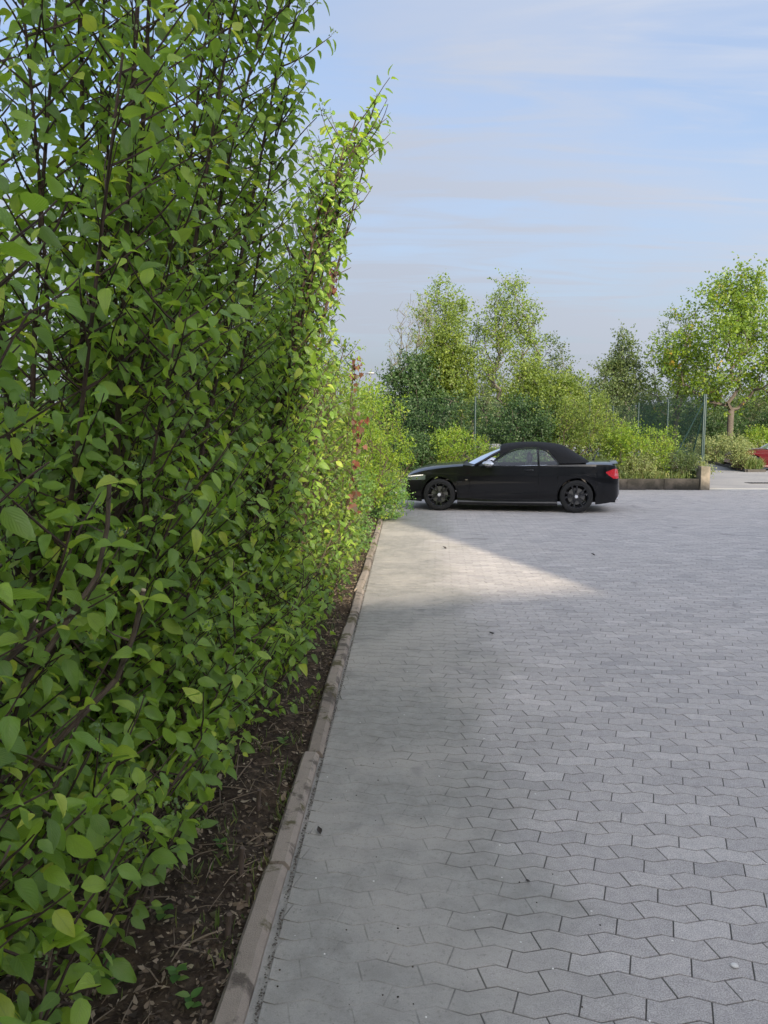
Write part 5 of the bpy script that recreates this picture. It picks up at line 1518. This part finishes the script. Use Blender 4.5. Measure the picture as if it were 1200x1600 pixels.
# ================================================================== small things in the bed and on the paving
def litter():
    g = random.Random(91); r = np.random.default_rng(91)
    mat_chip = leaf_material('dead_leaf', [(0.0, (0.035, 0.025, 0.018)), (0.45, (0.10, 0.072, 0.050)), (0.8, (0.22, 0.165, 0.115)), (1.0, (0.42, 0.35, 0.26))], .12, .8)
    n = 26000
    y = .8 + 12 * r.random(n) ** 1.8; x = KX - .10 - 1.15 * r.random(n) ** 1.25
    z = np.array([bed_z(a, b) for a, b in zip(x, y)]) + .004 + .012 * r.random(n)
    D = r.normal(size=(n, 3)); D[:, 2] *= .25; Nn = r.normal(size=(n, 3)) * .4 + np.array([0, 0, 1])
    T = [leaf_template(1, .3, .3, .5, .32), leaf_template(2, -.3, -.2, .45, .28), leaf_template(1, .1, .1, .5, .14)]
    o = obj('bark_litter', leaves_mesh('bark_litter', np.stack([x, y, z], 1), D, Nn, r.uniform(.007, .030, n) * np.where(r.random(n) < .06, 1.6, 1), r.random(n), T, mat_chip, smooth=False))
    tag(o, 'brown dead leaves and bark chips covering the bed under the dogwoods', 'litter', kind='stuff')
    # dry twigs and straws
    mb = MB()
    for _ in range(900):
        a = Vector((KX - .11 - .9 * g.random(), .9 + 10 * g.random() ** 1.3, 0)); a.z = bed_z(a.x, a.y) + .008
        d = Vector((g.gauss(0, 1), g.gauss(0, 1), g.gauss(.12, .12))).normalized(); ln = g.uniform(.04, .2)
        b = a + d * ln * .5 + Vector((0, 0, g.uniform(0, .012))); c = a + d * ln
        c.z = max(c.z, bed_z(c.x, c.y) + .003)
        if max(b.x, c.x) > KX - .09: continue
        rr = g.uniform(.0008, .0028); mb.tube([a, b, c], [rr, rr, rr * .6], 4, caps=False)
    o = obj('dry_twigs', mb.mesh('dry_twigs', bark('dry_twig', (.14, .10, .07), (.34, .27, .19), 60)))
    tag(o, 'dry twigs and straw lying in the bed beside the kerb', 'litter', kind='stuff')
    # low weeds
    def spots(r2, n2):
        c = r2.random((46, 2)); cx = KX - .10 - .42 * c[:, 0] ** 1.2; cy = 1.1 + 9.5 * c[:, 1] ** 1.3
        k = r2.integers(0, 46, n2); X_ = np.minimum(cx[k] + r2.normal(0, .035, n2), KX - .092); Y_ = cy[k] + r2.normal(0, .05, n2)
        return np.stack([X_, Y_, [bed_z(a, b) for a, b in zip(X_, Y_)]], 1)
    tufts('bed_grass', 'thin grass and weeds in the bed along the kerb', spots, 650, .06, mat_grass, 17, .06)
    # cut stubs and small seedlings
    for k, (x_, y_, h_) in enumerate(((-.60, 2.62, .10), (-.55, 2.48, .07), (-.575, 2.30, .085), (-.63, 3.1, .09), (-.585, 3.35, .07))):
        mb = MB(); zz = bed_z(x_, y_)
        mb.tube([(0, 0, -.04), (.006, .004, h_ * .5), (.012, -.004, h_)], [.011, .0095, .009], 8)
        o = mb.build('cut_stub', mat_oldstem, None, loc=(x_, y_, zz))
        tag(o, 'short cut woody stub in the bed, %s along the kerb' % ['third nearest', 'second nearest', 'nearest', 'fourth nearest', 'farthest'][k], 'stub', 'cut stubs beside the kerb')
    T = [leaf_template(3, .15, .2, .45, .30)]
    for k, (x_, y_, n3, s_) in enumerate(((-.78, 2.30, 6, .05), (-.86, 2.05, 7, .055), (-.66, 2.05, 6, .045), (-.70, 2.75, 6, .04), (-.60, 1.98, 5, .04), (-.92, 2.5, 6, .05), (-.62, 3.75, 6, .045))):
        P = []; D = []; Nn = []
        for j in range(n3):
            a = j * 2.4; P.append((0, 0, .01 + .008 * j)); D.append((math.cos(a), math.sin(a), .45)); Nn.append((-.3 * math.cos(a), -.3 * math.sin(a), 1))
        o = obj('seedling', leaves_mesh('seedling', P, D, Nn, [s_ * g.uniform(.7, 1.2) for _ in P], [g.random() for _ in P], T, mat_creeper), None, (x_, y_, bed_z(x_, y_) - .004))
        tag(o, ['small seedling in the litter midway between kerb and nearest dogwood', 'small seedling in the litter at the foot of the nearest dogwood', 'small seedling close to the kerb at the bottom edge', 'small seedling beside the cut stubs', 'tiny seedling against the kerb at the bottom edge', 'small seedling in the shade between two dogwoods', 'small seedling farthest along the bed'][k], 'seedling', 'seedlings in the bed')
    # hornbeam shoot with pleated leaves at the foot of the nearest shrub
    mat_horn = leaf_material('hornbeam_leaf', [(0, (.10, .21, .03)), (1, (.20, .33, .05))], .4, .45, veins=True)
    hz = empty('hornbeam_seedling', (-1.02, 1.62, bed_z(-1.02, 1.62))); tag(hz, 'hornbeam shoot with pleated light leaves low at the bottom left corner', 'seedling')
    mb = MB(); sp = [(0, 0, -.03), (.03, -.02, .12), (.10, -.05, .24), (.20, -.08, .30)]; mb.tube(sp, [.004, .0035, .003, .002], 6); mb.build('stem', mat_twig, hz, smooth=True)
    TV, TF, TU = leaf_template(6, .18, .22, .42, .33, .012)
    lm = np_mesh('leaf', TV, TF, mat_horn, np.full(len(TV), .6), TU, True)
    for (p, rx, rz, s_) in (((.20, -.08, .30), -.35, -1.3, .075), ((.15, -.065, .27), -.2, -2.2, .07), ((.15, -.065, .275), -.3, -.4, .07), ((.10, -.05, .24), -.2, -2.6, .065), ((.07, -.04, .19), -.1, -.9, .07), ((.04, -.025, .14), -.3, -2.0, .06)):
        ob = obj('leaf', lm, hz, p); ob.rotation_euler = (rx, .2, rz); ob.scale = (s_, s_, s_)
litter()

# pebbles, petals and crumbs of soil scattered over the paving near the kerb
def crumbs():
    g = random.Random(5); r = np.random.default_rng(12)
    def blobs(name, label, n, spots, smin, smax, mat, flat=.55):
        mb = MB()
        for i in range(n):
            x, y = spots(); s = g.uniform(smin, smax); a0 = g.random() * 6
            V = []; 
            for ring, (rr, zz) in enumerate(((1, .0), (.8, flat * .8))):
                for k in range(6):
                    a = a0 + k * math.pi / 3; q = s * rr * g.uniform(.75, 1.2); V.append((x + q * math.cos(a), y + q * math.sin(a), .001 + s * zz))
            V.append((x, y, .001 + s * flat * 1.05))
            mb.add(V, [(k, (k + 1) % 6, 6 + (k + 1) % 6, 6 + k) for k in range(6)] + [(6 + k, 6 + (k + 1) % 6, 12) for k in range(6)])
        o = obj(name, mb.mesh(name, mat)); tag(o, label, 'litter', kind='stuff')
    def near(): y = 1.5 + 7 * g.random() ** 1.6; return KX + .03 + abs(g.gauss(0, .5)), y
    def wide(): y = 1.6 + 10 * g.random() ** 1.4; return KX + .05 + g.random() * (1.2 + .5 * y), y
    def gap(): return KX + .001 + .013 * g.random(), 1.2 + 12 * g.random()
    blobs('petals', 'tiny white petals and grit strewn over the paving', 130, wide, .0016, .0042, mat_petal, .2)
    blobs('soil_crumbs', 'dark crumbs of soil strewn over the paving beside the kerb', 110, near, .0012, .004, mat_soil)
    blobs('gap_dirt', 'dirt and grit filling the gap between kerb and pavers', 2600, gap, .0012, .0042, simple('gap_grit', (.10, .085, .07), .95, var=.5, scale=60))
    mat_pebble = simple('pale_pebble', (.62, .60, .56), .7, var=.15, scale=90)
    for (x, y, s, lb) in ((1.00, 2.20, .010, 'small white pebble lying on the pavers at the bottom right'), (1.62, 2.72, .009, 'small white pebble on the pavers near the right edge')):
        bm = bmesh.new(); bmesh.ops.create_icosphere(bm, subdivisions=2, radius=s)
        for v in bm.verts: v.co.z *= .55; v.co.x *= 1.25; v.co *= 1 + .12 * mnoise.noise(v.co * 120)
        me = bpy.data.meshes.new('pebble'); bm.to_mesh(me); bm.free(); me.materials.append(mat_pebble)
        tag(obj('pebble', me, None, (x, y, s * .5)), lb, 'pebble')
    mat_dl = simple('withered_leaf', (.028, .020, .016), .7, var=.4, scale=80)
    TV, TF, TU = leaf_template(3, .8, -.5, .45, .33)
    me = np_mesh('fallen_leaf', TV, TF, mat_dl, None, TU, False)
    for (x, y, s, rz, lb) in ((-.40 + .06, 2.92, .034, .4, 'withered dark leaf lying on the paving close to the kerb'), (2.45, 9.9, .055, 1.4, 'dark leaf lying in the open paving before the car'), (.45, 2.62, .02, 2.0, 'tiny withered leaf on the silty paving'), (1.9, 2.95, .035, .2, 'curled leaf on the pavers near the right edge'), (.7, 6.0, .05, 2.2, 'small dark leaf on the shaded paving before the sunlit patch'), (.55, 10.4, .06, .9, 'dark leaf on the paving just beyond the sunlit patch')):
        o = obj('fallen_leaf', me, None, (x, y, .006)); o.scale = (s, s, s); o.rotation_euler = (0, 0, rz); tag(o, lb, 'leaf')
crumbs()
